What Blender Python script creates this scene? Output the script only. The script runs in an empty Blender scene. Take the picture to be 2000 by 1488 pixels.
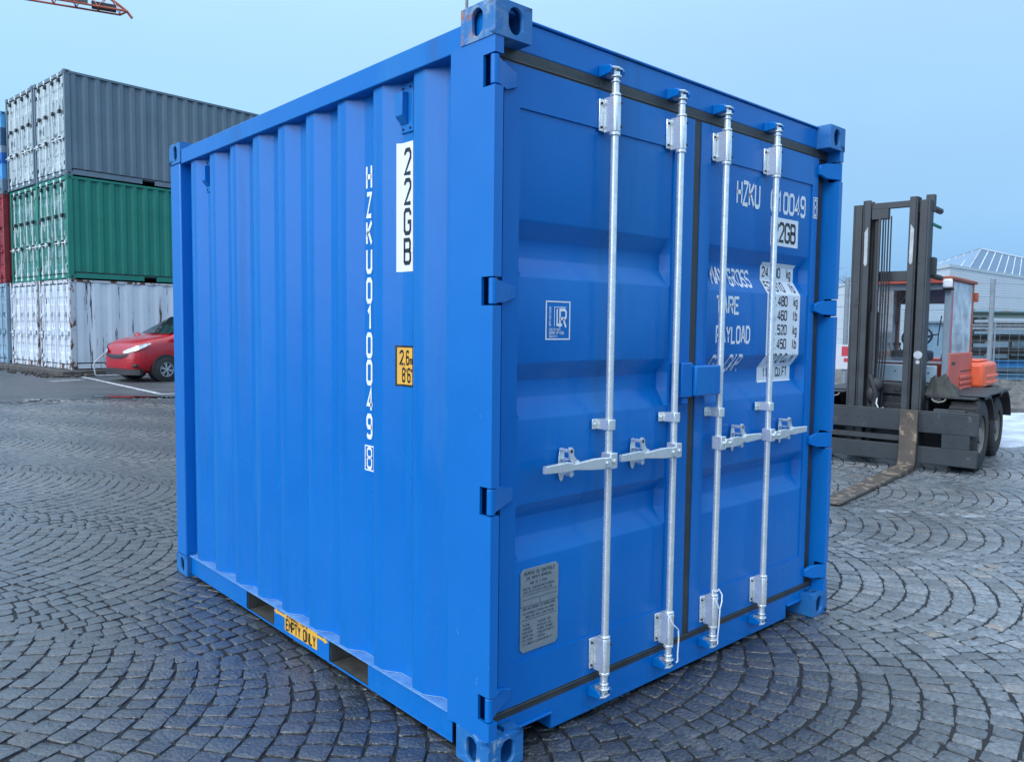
import bpy, math, random
import numpy as np
from mathutils import Vector, Matrix, Euler

random.seed(7)
rng = np.random.default_rng(11)
S = bpy.context.scene
COL = S.collection
R = math.radians

# ------------------------------------------------------------------ camera
cam_d = bpy.data.cameras.new('camera')
cam = bpy.data.objects.new('camera', cam_d)
COL.objects.link(cam)
cam.location = (-1.6898, -1.96498, 1.53806)
M = Matrix.Rotation(-0.73573957, 4, 'Z') @ Matrix.Rotation(1.5014389, 4, 'X') @ Matrix.Rotation(0.01133094, 4, 'Z')
cam.rotation_euler = M.to_euler()
cam_d.sensor_fit = 'HORIZONTAL'
cam_d.sensor_width = 36.0
cam_d.lens = 1537.4 / 2000 * 36.0
cam_d.clip_start = 0.05
cam_d.clip_end = 3000
S.camera = cam

# ------------------------------------------------------------------ sky and sun
SUN_EL, SUN_AZ = R(36), R(192)          # direction the light comes from (angle from +X)
W = bpy.data.worlds.new('World'); S.world = W
W.use_nodes = True
nt = W.node_tree; nt.nodes.clear()
def N(t, typ, **k):
    n = t.nodes.new(typ)
    for a, b in k.items(): setattr(n, a, b)
    return n
out = N(nt, 'ShaderNodeOutputWorld'); bg = N(nt, 'ShaderNodeBackground')
bg.inputs['Strength'].default_value = 0.1
tc = N(nt, 'ShaderNodeTexCoord'); sx = N(nt, 'ShaderNodeSeparateXYZ')
nt.links.new(tc.outputs['Generated'], sx.inputs[0])
rp = N(nt, 'ShaderNodeValToRGB')
cr = rp.color_ramp
cr.elements[0].position = 0.0; cr.elements[0].color = (2.05, 4.55, 8.0, 1)
cr.elements[1].position = 1.0; cr.elements[1].color = (16, 18.6, 22.5, 1)
for p, c in ((0.04, (2.2, 4.8, 8.3, 1)), (0.13, (3.2, 5.95, 9.3, 1)), (0.26, (3.95, 6.9, 10.0, 1)), (0.42, (4.9, 7.7, 11.2, 1)), (0.7, (11, 13.5, 17, 1))):
    e = cr.elements.new(p); e.color = c
nt.links.new(sx.outputs['Z'], rp.inputs[0])
def sky_dot(vec, a, b, c, d, smooth=False):
    v = N(nt, 'ShaderNodeVectorMath', operation='DOT_PRODUCT'); v.inputs[1].default_value = Vector(vec).normalized()
    nt.links.new(tc.outputs['Generated'], v.inputs[0])
    m = N(nt, 'ShaderNodeMapRange'); m.inputs[1].default_value = a; m.inputs[2].default_value = b; m.inputs[3].default_value = c; m.inputs[4].default_value = d
    if smooth: m.interpolation_type = 'SMOOTHSTEP'
    nt.links.new(v.outputs['Value'], m.inputs[0]); return m
mrL = sky_dot((-0.8, 0.6, 0), -0.62, 0.47, 0.98, 1.07)        # sky a little brighter towards the left
mrS = sky_dot((0.3, -1.0, 0), 0.2, 0.9, 1.0, 1.15)             # sky behind the camera raised, added to brighten the door end
mr = N(nt, 'ShaderNodeMath', operation='MULTIPLY'); nt.links.new(mrL.outputs[0], mr.inputs[0]); nt.links.new(mrS.outputs[0], mr.inputs[1])
mrG = sky_dot((-0.995, 0.06, 0.30), 0.74, 0.97, 0.0, 1.0, True)  # added glow low in the west, brightens the side's corrugation slopes
# soft patches of high cloud
nz = N(nt, 'ShaderNodeTexNoise'); nz.inputs['Scale'].default_value = 1.7; nz.inputs['Detail'].default_value = 4
mp = N(nt, 'ShaderNodeMapping'); mp.inputs['Scale'].default_value = (1, 1, 2.6)
nt.links.new(tc.outputs['Generated'], mp.inputs[0]); nt.links.new(mp.outputs[0], nz.inputs['Vector'])
mr2 = N(nt, 'ShaderNodeMapRange'); mr2.inputs[1].default_value = 0.3; mr2.inputs[2].default_value = 0.7
mr2.inputs[3].default_value = 0.95; mr2.inputs[4].default_value = 1.05
nt.links.new(nz.outputs['Fac'], mr2.inputs[0])
mm = N(nt, 'ShaderNodeMath', operation='MULTIPLY')
nt.links.new(mr.outputs[0], mm.inputs[0]); nt.links.new(mr2.outputs[0], mm.inputs[1])
vs = N(nt, 'ShaderNodeVectorMath', operation='SCALE')
nt.links.new(rp.outputs[0], vs.inputs[0]); nt.links.new(mm.outputs[0], vs.inputs['Scale'])
sky = N(nt, 'ShaderNodeTexSky', sky_type='NISHITA')
sky.sun_disc = False; sky.sun_elevation = SUN_EL; sky.sun_rotation = math.pi / 2 - SUN_AZ
mxw = N(nt, 'ShaderNodeMix', data_type='RGBA'); mxw.inputs[0].default_value = 0.06
nt.links.new(vs.outputs[0], mxw.inputs[6]); nt.links.new(sky.outputs[0], mxw.inputs[7])
glw = N(nt, 'ShaderNodeVectorMath', operation='SCALE'); glw.inputs[0].default_value = (19.0, 20.0, 22.5); nt.links.new(mrG.outputs[0], glw.inputs['Scale'])
adw = N(nt, 'ShaderNodeVectorMath', operation='ADD'); nt.links.new(mxw.outputs[2], adw.inputs[0]); nt.links.new(glw.outputs[0], adw.inputs[1])
nt.links.new(adw.outputs[0], bg.inputs[0]); nt.links.new(bg.outputs[0], out.inputs[0])

sd = bpy.data.lights.new('sun', 'SUN'); so = bpy.data.objects.new('sun', sd); COL.objects.link(so)
sd.energy = 1.2; sd.angle = R(20); sd.color = (1.0, 0.95, 0.9)
dv = Vector((math.cos(SUN_AZ) * math.cos(SUN_EL), math.sin(SUN_AZ) * math.cos(SUN_EL), math.sin(SUN_EL)))
so.rotation_euler = dv.to_track_quat('Z', 'Y').to_euler()
so.location = dv * 50

S.view_settings.view_transform = 'Standard'; S.view_settings.look = 'None'
S.view_settings.exposure = 0.1; S.view_settings.gamma = 1.0

# ------------------------------------------------------------------ materials
def mat(name, c1, c2=None, rough=0.5, metal=0.0, scale=4.0, rvar=0.1, bump=0.0, bscale=40.0, coat=0.0,
        stretch=(1, 1, 1), spec=0.5, trans=0.0, alpha=1.0, emit=None, detail=5.0, sharp=None, bdist=0.01):
    m = bpy.data.materials.new(name); m.use_nodes = True
    t = m.node_tree; p = t.nodes['Principled BSDF']
    p.inputs['Base Color'].default_value = (*c1, 1)
    p.inputs['Roughness'].default_value = rough
    p.inputs['Metallic'].default_value = metal
    p.inputs['Specular IOR Level'].default_value = spec
    if coat: p.inputs['Coat Weight'].default_value = coat; p.inputs['Coat Roughness'].default_value = 0.08
    if trans: p.inputs['Transmission Weight'].default_value = trans
    if alpha < 1: p.inputs['Alpha'].default_value = alpha
    if emit: p.inputs['Emission Color'].default_value = (*emit[0], 1); p.inputs['Emission Strength'].default_value = emit[1]
    tcn = N(t, 'ShaderNodeTexCoord'); mpn = N(t, 'ShaderNodeMapping'); mpn.inputs['Scale'].default_value = stretch
    t.links.new(tcn.outputs['Object'], mpn.inputs[0])
    if c2 is not None:
        n = N(t, 'ShaderNodeTexNoise'); n.inputs['Scale'].default_value = scale; n.inputs['Detail'].default_value = detail
        n.inputs['Roughness'].default_value = 0.6
        t.links.new(mpn.outputs[0], n.inputs['Vector'])
        r = N(t, 'ShaderNodeMapRange')
        lo, hi = sharp if sharp else (0.3, 0.7)
        r.inputs[1].default_value = lo; r.inputs[2].default_value = hi
        t.links.new(n.outputs['Fac'], r.inputs[0])
        x = N(t, 'ShaderNodeMix', data_type='RGBA')
        x.inputs[6].default_value = (*c1, 1); x.inputs[7].default_value = (*c2, 1)
        t.links.new(r.outputs[0], x.inputs[0]); t.links.new(x.outputs[2], p.inputs['Base Color'])
        r2 = N(t, 'ShaderNodeMapRange'); r2.inputs[1].default_value = lo; r2.inputs[2].default_value = hi
        r2.inputs[3].default_value = max(0.02, rough - rvar); r2.inputs[4].default_value = min(1, rough + rvar)
        t.links.new(n.outputs['Fac'], r2.inputs[0]); t.links.new(r2.outputs[0], p.inputs['Roughness'])
    if bump:
        b = N(t, 'ShaderNodeTexNoise'); b.inputs['Scale'].default_value = bscale; b.inputs['Detail'].default_value = 4
        t.links.new(mpn.outputs[0], b.inputs['Vector'])
        bm = N(t, 'ShaderNodeBump'); bm.inputs['Strength'].default_value = bump; bm.inputs['Distance'].default_value = bdist
        t.links.new(b.outputs['Fac'], bm.inputs['Height']); t.links.new(bm.outputs[0], p.inputs['Normal'])
    return m

def add_wear(m, colour, scale, lo, hi, stretch=(1, 1, 1), rough=0.85, zone=None, detail=8.0):
    """a second layer of rust / chipped paint / dirt with a shape of its own"""
    t = m.node_tree; p = t.nodes['Principled BSDF']
    tcn = N(t, 'ShaderNodeTexCoord'); mpn = N(t, 'ShaderNodeMapping'); mpn.inputs['Scale'].default_value = stretch
    t.links.new(tcn.outputs['Object'], mpn.inputs[0])
    n = N(t, 'ShaderNodeTexNoise'); n.inputs['Scale'].default_value = scale; n.inputs['Detail'].default_value = detail
    n.inputs['Roughness'].default_value = 0.65
    t.links.new(mpn.outputs[0], n.inputs['Vector'])
    r = N(t, 'ShaderNodeMapRange'); r.inputs[1].default_value = lo; r.inputs[2].default_value = hi
    t.links.new(n.outputs['Fac'], r.inputs[0]); fac = r.outputs[0]
    if zone:                                   # (centre, radius): the wear sits round one spot
        d = N(t, 'ShaderNodeVectorMath', operation='DISTANCE'); d.inputs[1].default_value = zone[0]
        t.links.new(tcn.outputs['Object'], d.inputs[0])
        z = N(t, 'ShaderNodeMapRange'); z.inputs[1].default_value = zone[1]; z.inputs[2].default_value = zone[1] * 0.35
        z.inputs[3].default_value = 0; z.inputs[4].default_value = 1
        t.links.new(d.outputs['Value'], z.inputs[0])
        mu = N(t, 'ShaderNodeMath', operation='MULTIPLY'); t.links.new(fac, mu.inputs[0]); t.links.new(z.outputs[0], mu.inputs[1])
        fac = mu.outputs[0]
    x = N(t, 'ShaderNodeMix', data_type='RGBA'); x.inputs[7].default_value = (*colour, 1)
    src = p.inputs['Base Color']
    if src.is_linked: t.links.new(src.links[0].from_socket, x.inputs[6])
    else: x.inputs[6].default_value = src.default_value
    t.links.new(fac, x.inputs[0]); t.links.new(x.outputs[2], src)
    y = N(t, 'ShaderNodeMix', data_type='FLOAT'); y.inputs[3].default_value = rough
    rs = p.inputs['Roughness']
    if rs.is_linked: t.links.new(rs.links[0].from_socket, y.inputs[2])
    else: y.inputs[2].default_value = rs.default_value
    t.links.new(fac, y.inputs[0]); t.links.new(y.outputs[0], rs)
    return m

MT = {}
BL1, BL2 = (0.0, 0.132, 0.455), (0.0, 0.146, 0.49)
MT['blue'] = mat('blue_paint', BL1, BL2, rough=0.27, spec=0.34, scale=1.3, rvar=0.05, bump=0.35, bscale=5.5, bdist=0.006)
add_wear(MT['blue'], (0.012, 0.17, 0.47), 2.6, 0.54, 0.75, stretch=(1, 1, 0.12), rough=0.5)
add_wear(MT['blue'], (0.02, 0.09, 0.22), 1.6, 0.60, 0.80, stretch=(1.5, 1.5, 0.10), rough=0.6)
MT['blue_post'] = mat('blue_post_paint', BL1, BL2, rough=0.36, scale=2, rvar=0.06, bump=0.15, bscale=60, bdist=0.002)
add_wear(MT['blue_post'], (0.35, 0.5, 0.62), 26, 0.63, 0.69, stretch=(1, 1, 0.35), zone=((0.0, 0.03, 0.40), 0.20))
add_wear(MT['blue_post'], (0.3, 0.45, 0.6), 60, 0.71, 0.74, stretch=(1, 1, 0.5))
MT['cast'] = mat('casting_paint', (0.006, 0.12, 0.38), (0.02, 0.16, 0.40), rough=0.45, scale=14, rvar=0.1, bump=0.4, bscale=60, bdist=0.003)
add_wear(MT['cast'], (0.20, 0.30, 0.40), 16, 0.47, 0.58, zone=((0.0, 0.10, 2.56), 0.16))
add_wear(MT['cast'], (0.33, 0.13, 0.06), 22, 0.50, 0.60, zone=((0.0, 0.155, 2.53), 0.085))
add_wear(MT['cast'], (0.3, 0.4, 0.45), 24, 0.52, 0.62, zone=((0.0, 0.02, 0.06), 0.12))
MT['primer'] = mat('ledge_paint', (0.05, 0.20, 0.48), (0.16, 0.32, 0.55), rough=0.5, scale=20, rvar=0.1)
MT['rubber'] = mat('rubber_gasket', (0.022, 0.026, 0.028), (0.045, 0.05, 0.053), rough=0.5, scale=12, rvar=0.12, bump=0.2, bscale=30)
MT['zinc'] = mat('galvanised_steel', (0.88, 0.92, 0.92), (0.60, 0.67, 0.69), rough=0.30, metal=0.6, scale=26, rvar=0.12, bump=0.2, bscale=60, bdist=0.002)
MT['zinc_dark'] = mat('bolt_hole', (0.02, 0.022, 0.03), None, rough=0.7)
MT['slot'] = mat('slot_shade', (0.0, 0.003, 0.02), None, rough=1.0, spec=0.0)
MT['white'] = mat('white_vinyl', (0.78, 0.82, 0.86), (0.70, 0.75, 0.80), rough=0.4, scale=9, rvar=0.08)
MT['black'] = mat('black_vinyl', (0.012, 0.012, 0.014), None, rough=0.45)
MT['yellow'] = mat('yellow_vinyl', (0.78, 0.44, 0.05), (0.70, 0.38, 0.06), rough=0.4, scale=14, rvar=0.08)
MT['platem'] = mat('data_plate_metal', (0.30, 0.34, 0.36), (0.23, 0.27, 0.30), rough=0.45, metal=0.35, scale=18, rvar=0.1)
MT['plate_ink'] = mat('data_plate_ink', (0.06, 0.075, 0.09), None, rough=0.6)
MT['under'] = mat('bitumen_underside', (0.045, 0.047, 0.043), (0.09, 0.093, 0.085), rough=0.7, scale=9, bump=0.5, bscale=25)
MT['cord'] = mat('white_cord', (0.75, 0.78, 0.8), None, rough=0.6)

# ------------------------------------------------------------------ mesh helpers
class MB:
    def __init__(s): s.v = []; s.f = []; s.mi = []; s.cur = 0
    def add(s, vs, fs):
        o = len(s.v); s.v += [tuple(p) for p in vs]
        for f in fs: s.f.append(tuple(i + o for i in f)); s.mi.append(s.cur)
        return s
    def box(s, x0, x1, y0, y1, z0, z1):
        v = [(x, y, z) for z in (z0, z1) for x, y in ((x0, y0), (x1, y0), (x1, y1), (x0, y1))]
        return s.add(v, [(3, 2, 1, 0), (4, 5, 6, 7), (0, 1, 5, 4), (1, 2, 6, 5), (2, 3, 7, 6), (3, 0, 4, 7)])
    def boxc(s, c, d, rot=None):
        m = rot if rot is not None else Matrix.Identity(3)
        v = []
        for sz in (-1, 1):
            for sx_, sy in ((-1, -1), (1, -1), (1, 1), (-1, 1)):
                v.append(Vector(c) + m @ Vector((sx_ * d[0] / 2, sy * d[1] / 2, sz * d[2] / 2)))
        return s.add(v, [(3, 2, 1, 0), (4, 5, 6, 7), (0, 1, 5, 4), (1, 2, 6, 5), (2, 3, 7, 6), (3, 0, 4, 7)])
    def prism(s, poly, axis, a, b):
        """poly: 2D outline; axis 0: (y,z) along x, 1: (x,z) along y, 2: (x,y) along z"""
        def P(p, t):
            return {0: (t, p[0], p[1]), 1: (p[0], t, p[1]), 2: (p[0], p[1], t)}[axis]
        n = len(poly)
        v = [P(p, a) for p in poly] + [P(p, b) for p in poly]
        fs = [tuple(range(n)), tuple(range(2 * n - 1, n - 1, -1))]
        fs += [((i + 1) % n, i, i + n, (i + 1) % n + n) for i in range(n)]
        return s.add(v, fs)
    def cyl(s, p0, p1, r0, r1=None, n=16, caps=True):
        r1 = r0 if r1 is None else r1
        p0, p1 = Vector(p0), Vector(p1); d = (p1 - p0).normalized()
        a = d.orthogonal().normalized(); b = d.cross(a)
        v = []
        for p, r in ((p0, r0), (p1, r1)):
            for i in range(n):
                t = 2 * math.pi * i / n; v.append(p + (a * math.cos(t) + b * math.sin(t)) * r)
        fs = [(i, (i + 1) % n, (i + 1) % n + n, i + n) for i in range(n)]
        if caps: fs += [tuple(range(n - 1, -1, -1)), tuple(range(n, 2 * n))]
        return s.add(v, fs)
    def tube(s, pts, r, n=8):
        pts = [Vector(p) for p in pts]; rings = []
        up = None
        for i, p in enumerate(pts):
            d = (pts[min(i + 1, len(pts) - 1)] - pts[max(i - 1, 0)]).normalized()
            if up is None: a = d.orthogonal().normalized()
            else: a = (up - d * up.dot(d)).normalized()
            up = a; b = d.cross(a); rr = r[i] if isinstance(r, (list, tuple)) else r
            rings.append([p + (a * math.cos(2 * math.pi * k / n) + b * math.sin(2 * math.pi * k / n)) * rr for k in range(n)])
        v = [q for g in rings for q in g]; fs = []
        for i in range(len(rings) - 1):
            for k in range(n):
                fs.append((i * n + k, i * n + (k + 1) % n, (i + 1) * n + (k + 1) % n, (i + 1) * n + k))
        fs += [tuple(range(n - 1, -1, -1)), tuple(range((len(rings) - 1) * n, len(rings) * n))]
        return s.add(v, fs)
    def grid(s, rows, closed=False):
        n = len(rows[0]); v = [p for g in rows for p in g]; fs = []
        for i in range(len(rows) - 1):
            for k in range(n - 1 + (1 if closed else 0)):
                fs.append((i * n + k, i * n + (k + 1) % n, (i + 1) * n + (k + 1) % n, (i + 1) * n + k))
        return s.add(v, fs)
    def ell(s, c, r, n=12, m=8, rot=None):
        rows = []
        for i in range(m + 1):
            a = math.pi * i / m; g = []
            for k in range(n):
                t = 2 * math.pi * k / n
                q = Vector((r[0] * math.sin(a) * math.cos(t), r[1] * math.sin(a) * math.sin(t), r[2] * math.cos(a)))
                if rot is not None: q = rot @ q
                g.append(Vector(c) + q)
            rows.append(g)
        return s.grid(rows, closed=True)
    def xform(s, m, start=0):
        for i in range(start, len(s.v)): s.v[i] = tuple(m @ Vector(s.v[i]))
        return s
    def build(s, name, mt, parent=None, bevel=0, seg=2, smooth=30, sub=0, **props):
        me = bpy.data.meshes.new(name); me.from_pydata(s.v, [], s.f)
        mts = mt if isinstance(mt, (list, tuple)) else [mt]
        for q in mts: me.materials.append(q)
        if len(mts) > 1:
            for p, i in zip(me.polygons, s.mi): p.material_index = i
        me.validate(); me.update()
        if smooth:
            me.polygons.foreach_set('use_smooth', [True] * len(me.polygons))
            me.set_sharp_from_angle(angle=R(smooth))
        o = bpy.data.objects.new(name, me); COL.objects.link(o)
        if parent is not None: o.parent = parent
        if bevel:
            b = o.modifiers.new('bevel', 'BEVEL'); b.width = bevel; b.segments = seg; b.limit_method = 'ANGLE'; b.angle_limit = R(35)
            b.harden_normals = False
        if sub:
            q = o.modifiers.new('sub', 'SUBSURF'); q.levels = sub; q.render_levels = sub
        for k, vv in props.items(): o[k] = vv
        return o

def thing(name, label, cat, loc=(0, 0, 0), rz=0, group=None):
    o = bpy.data.objects.new(name, None); COL.objects.link(o); o.empty_display_size = 0.3
    o.location = loc; o.rotation_euler = (0, 0, rz); o['label'] = label; o['category'] = cat
    if group: o['group'] = group
    return o
def tag(o, label, cat, group=None):
    o['label'] = label; o['category'] = cat
    if group: o['group'] = group
    return o
def setting(o, kind='structure'): o['kind'] = kind; return o
def copy_tree(o, parent=None):
    c = o.copy(); COL.objects.link(c); c.parent = parent
    for ch in list(o.children): copy_tree(ch, c)
    return c

# condensed stencil-like stroke letters on a 4 x 6 grid
_G = {'A': ['0,0 1.6,6 2.4,6 4,0', '.7,2 3.3,2'], 'B': ['0,0 0,6 3.2,6 3.8,5.4 3.8,3.8 3.2,3.2 0,3.2', '3.2,3.2 4,2.5 4,.7 3.2,0 0,0'], 'C': ['4,4.6 4,5.2 3.2,6 .8,6 0,5.2 0,.8 .8,0 3.2,0 4,.8 4,1.4'],
 'D': ['0,0 0,6 2.8,6 4,4.8 4,1.2 2.8,0 0,0'], 'E': ['4,6 0,6 0,0 4,0', '0,3.1 3.2,3.1'], 'F': ['4,6 0,6 0,0', '0,3.1 3.2,3.1'], 'G': ['4,4.6 4,5.2 3.2,6 .8,6 0,5.2 0,.8 .8,0 3.2,0 4,.8 4,2.9 2.2,2.9'],
 'H': ['0,0 0,6', '4,0 4,6', '0,3.1 4,3.1'], 'I': ['2,0 2,6'], 'J': ['4,6 4,.8 3.2,0 .8,0 0,.8'], 'K': ['0,0 0,6', '4,6 0,2.4', '1.3,3.4 4,0'], 'L': ['0,6 0,0 3.8,0'], 'M': ['0,0 0,6 2,2.6 4,6 4,0'],
 'N': ['0,0 0,6 4,0 4,6'], 'O': ['.8,0 0,.8 0,5.2 .8,6 3.2,6 4,5.2 4,.8 3.2,0 .8,0'], 'P': ['0,0 0,6 3.2,6 4,5.3 4,3.5 3.2,2.8 0,2.8'], 'Q': ['.8,0 0,.8 0,5.2 .8,6 3.2,6 4,5.2 4,.8 3.2,0 .8,0', '2.6,1.6 4.2,-.4'],
 'R': ['0,0 0,6 3.2,6 4,5.3 4,3.6 3.2,3 0,3', '2.2,3 4,0'], 'S': ['4,4.9 4,5.2 3.2,6 .8,6 0,5.3 0,3.9 .8,3.2 3.2,2.9 4,2.2 4,.7 3.2,0 .8,0 0,.7 0,1.1'], 'T': ['0,6 4,6', '2,6 2,0'], 'U': ['0,6 0,.8 .8,0 3.2,0 4,.8 4,6'],
 'V': ['0,6 2,0 4,6'], 'W': ['0,6 1,0 2,4 3,0 4,6'], 'X': ['0,0 4,6', '0,6 4,0'], 'Y': ['0,6 2,3 4,6', '2,3 2,0'], 'Z': ['0,6 4,6 0,0 4,0'],
 '1': ['1,4.6 2.5,6 2.5,0'], '2': ['0,4.8 0,5.2 .8,6 3.2,6 4,5.2 4,4 0,0 4,0'], '3': ['0,5.2 .8,6 3.2,6 4,5.3 4,3.8 3.2,3.2 1.6,3.2', '3.2,3.2 4,2.5 4,.8 3.2,0 .8,0 0,.8'], '4': ['3,0 3,6 0,1.6 4.2,1.6'],
 '5': ['4,6 .2,6 0,3.3 2.9,3.6 4,2.8 4,.8 3.2,0 .8,0 0,.8'], '6': ['4,5.2 3.2,6 .8,6 0,5.2 0,.8 .8,0 3.2,0 4,.8 4,2.6 3.2,3.4 0,3.2'], '7': ['0,6 4,6 1.4,0'],
 '8': ['.8,3.2 0,4 0,5.3 .8,6 3.2,6 4,5.3 4,4 3.2,3.2 .8,3.2', '.8,3.2 0,2.4 0,.7 .8,0 3.2,0 4,.7 4,2.4 3.2,3.2'], '9': ['0,.8 .8,0 3.2,0 4,.8 4,5.2 3.2,6 .8,6 0,5.2 0,3.6 .8,2.8 4,2.8'],
 '.': ['.4,0 1,0'], ',': ['.6,.5 .2,-.9'], "'": ['.4,6 .4,4.4'], '"': ['.2,6 .2,4.6', '1.6,6 1.6,4.6'], '-': ['.6,3 3.4,3'], ' ': []}
for _a, _b in (('k', ['0,0 0,6', '3,4 0,1.6', '1,2.4 3,0']), ('g', ['3.4,4 .8,4 0,3.2 0,.8 .8,0 3.4,0', '3.4,4 3.4,-1.2 2.8,-1.8 .4,-1.8']), ('l', ['.4,6 .4,0']), ('b', ['0,6 0,0 2.6,0 3.4,.8 3.4,3.2 2.6,4 0,4']), ('m', ['0,0 0,4 1.6,4 2,3.6 2,0', '2,3.6 2.4,4 3.6,4 4,3.6 4,0'])): _G[_a] = _b
_G['0'] = _G['O']
_AD = {'.': 2.2, ',': 2.0, "'": 1.6, '"': 3.0, '1': 4.4, 'I': 4.4, ' ': 3.0, 'l': 2.2}
def text_geo(txt, h=1.0, w=None, sw=0.78):
    V = []; Fc = []; x0 = 0.0; right = 0.0
    for ch in txt:
        g = _G.get(ch) or _G.get(ch.upper(), [])
        for pl in g:
            p = np.array([[float(q) for q in a.split(',')] for a in pl.split()]); p[:, 0] += x0
            n = len(p); dirs = np.diff(p, axis=0); dirs /= np.linalg.norm(dirs, axis=1)[:, None]
            closed = np.allclose(p[0], p[-1])
            L = []; Rr_ = []
            for i in range(n):
                if closed: d0, d1 = dirs[(i - 1) % (n - 1)], dirs[i % (n - 1)]
                else: d0 = dirs[max(i - 1, 0)]; d1 = dirs[min(i, n - 2)]
                n0 = np.array([-d0[1], d0[0]]); n1 = np.array([-d1[1], d1[0]]); m_ = n0 + n1; m_ /= max(1e-6, np.linalg.norm(m_)); k = sw / 2 / max(0.6, m_ @ n0)
                q = p[i].copy()
                L.append(q + m_ * k); Rr_.append(q - m_ * k)
            b = len(V); V += L + Rr_
            for i in range(n - 1): Fc.append((b + i, b + n + i, b + n + i + 1, b + i + 1))
            right = max(right, p[:, 0].max())
        x0 += _AD.get(ch, 4.0 if ch not in 'kgb' else 3.4) + 1.5
    V = np.array(V); x_lo = V[:, 0].min(); x_hi = V[:, 0].max()
    V[:, 0] -= x_lo
    if w is None: w = (x_hi - x_lo) / 6 * h
    return V * [w / (x_hi - x_lo), h / 6.0], Fc
def put_text(mb, txt, x, z, w, h, fn, bold=0.0):
    """letters with lower-left corner (x,z), sent through fn(u,v)->3D"""
    v, f = text_geo(txt, h, w, 1.12 + bold * 10)
    mb.add([fn(a + x, b + z) for a, b in v], f)

# ------------------------------------------------------------------ ground
GROUND_TOP = 0.0
def ground_material():
    m = mat('wet_asphalt', (0.050, 0.055, 0.060), (0.085, 0.092, 0.10), rough=0.55, scale=0.6, rvar=0.22, bump=0.6, bscale=60, bdist=0.01)
    add_wear(m, (0.024, 0.027, 0.031), 0.35, 0.52, 0.66, rough=0.22)
    add_wear(m, (0.11, 0.12, 0.125), 5.0, 0.62, 0.74, rough=0.8)
    return m
g = MB()
NR = 48
rings = [0.0, 30.0, 120.0, 1200.0]
rows = [[(6 + r * math.cos(2 * math.pi * k / NR), 6 + r * math.sin(2 * math.pi * k / NR), -0.014) for k in range(NR)] for r in rings[1:]]
g.add([(6, 6, -0.014)] + rows[0], [(0, 1 + k, 1 + (k + 1) % NR) for k in range(NR)])
g.grid(rows, closed=True)
setting(g.build('ground', ground_material(), smooth=0))

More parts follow.
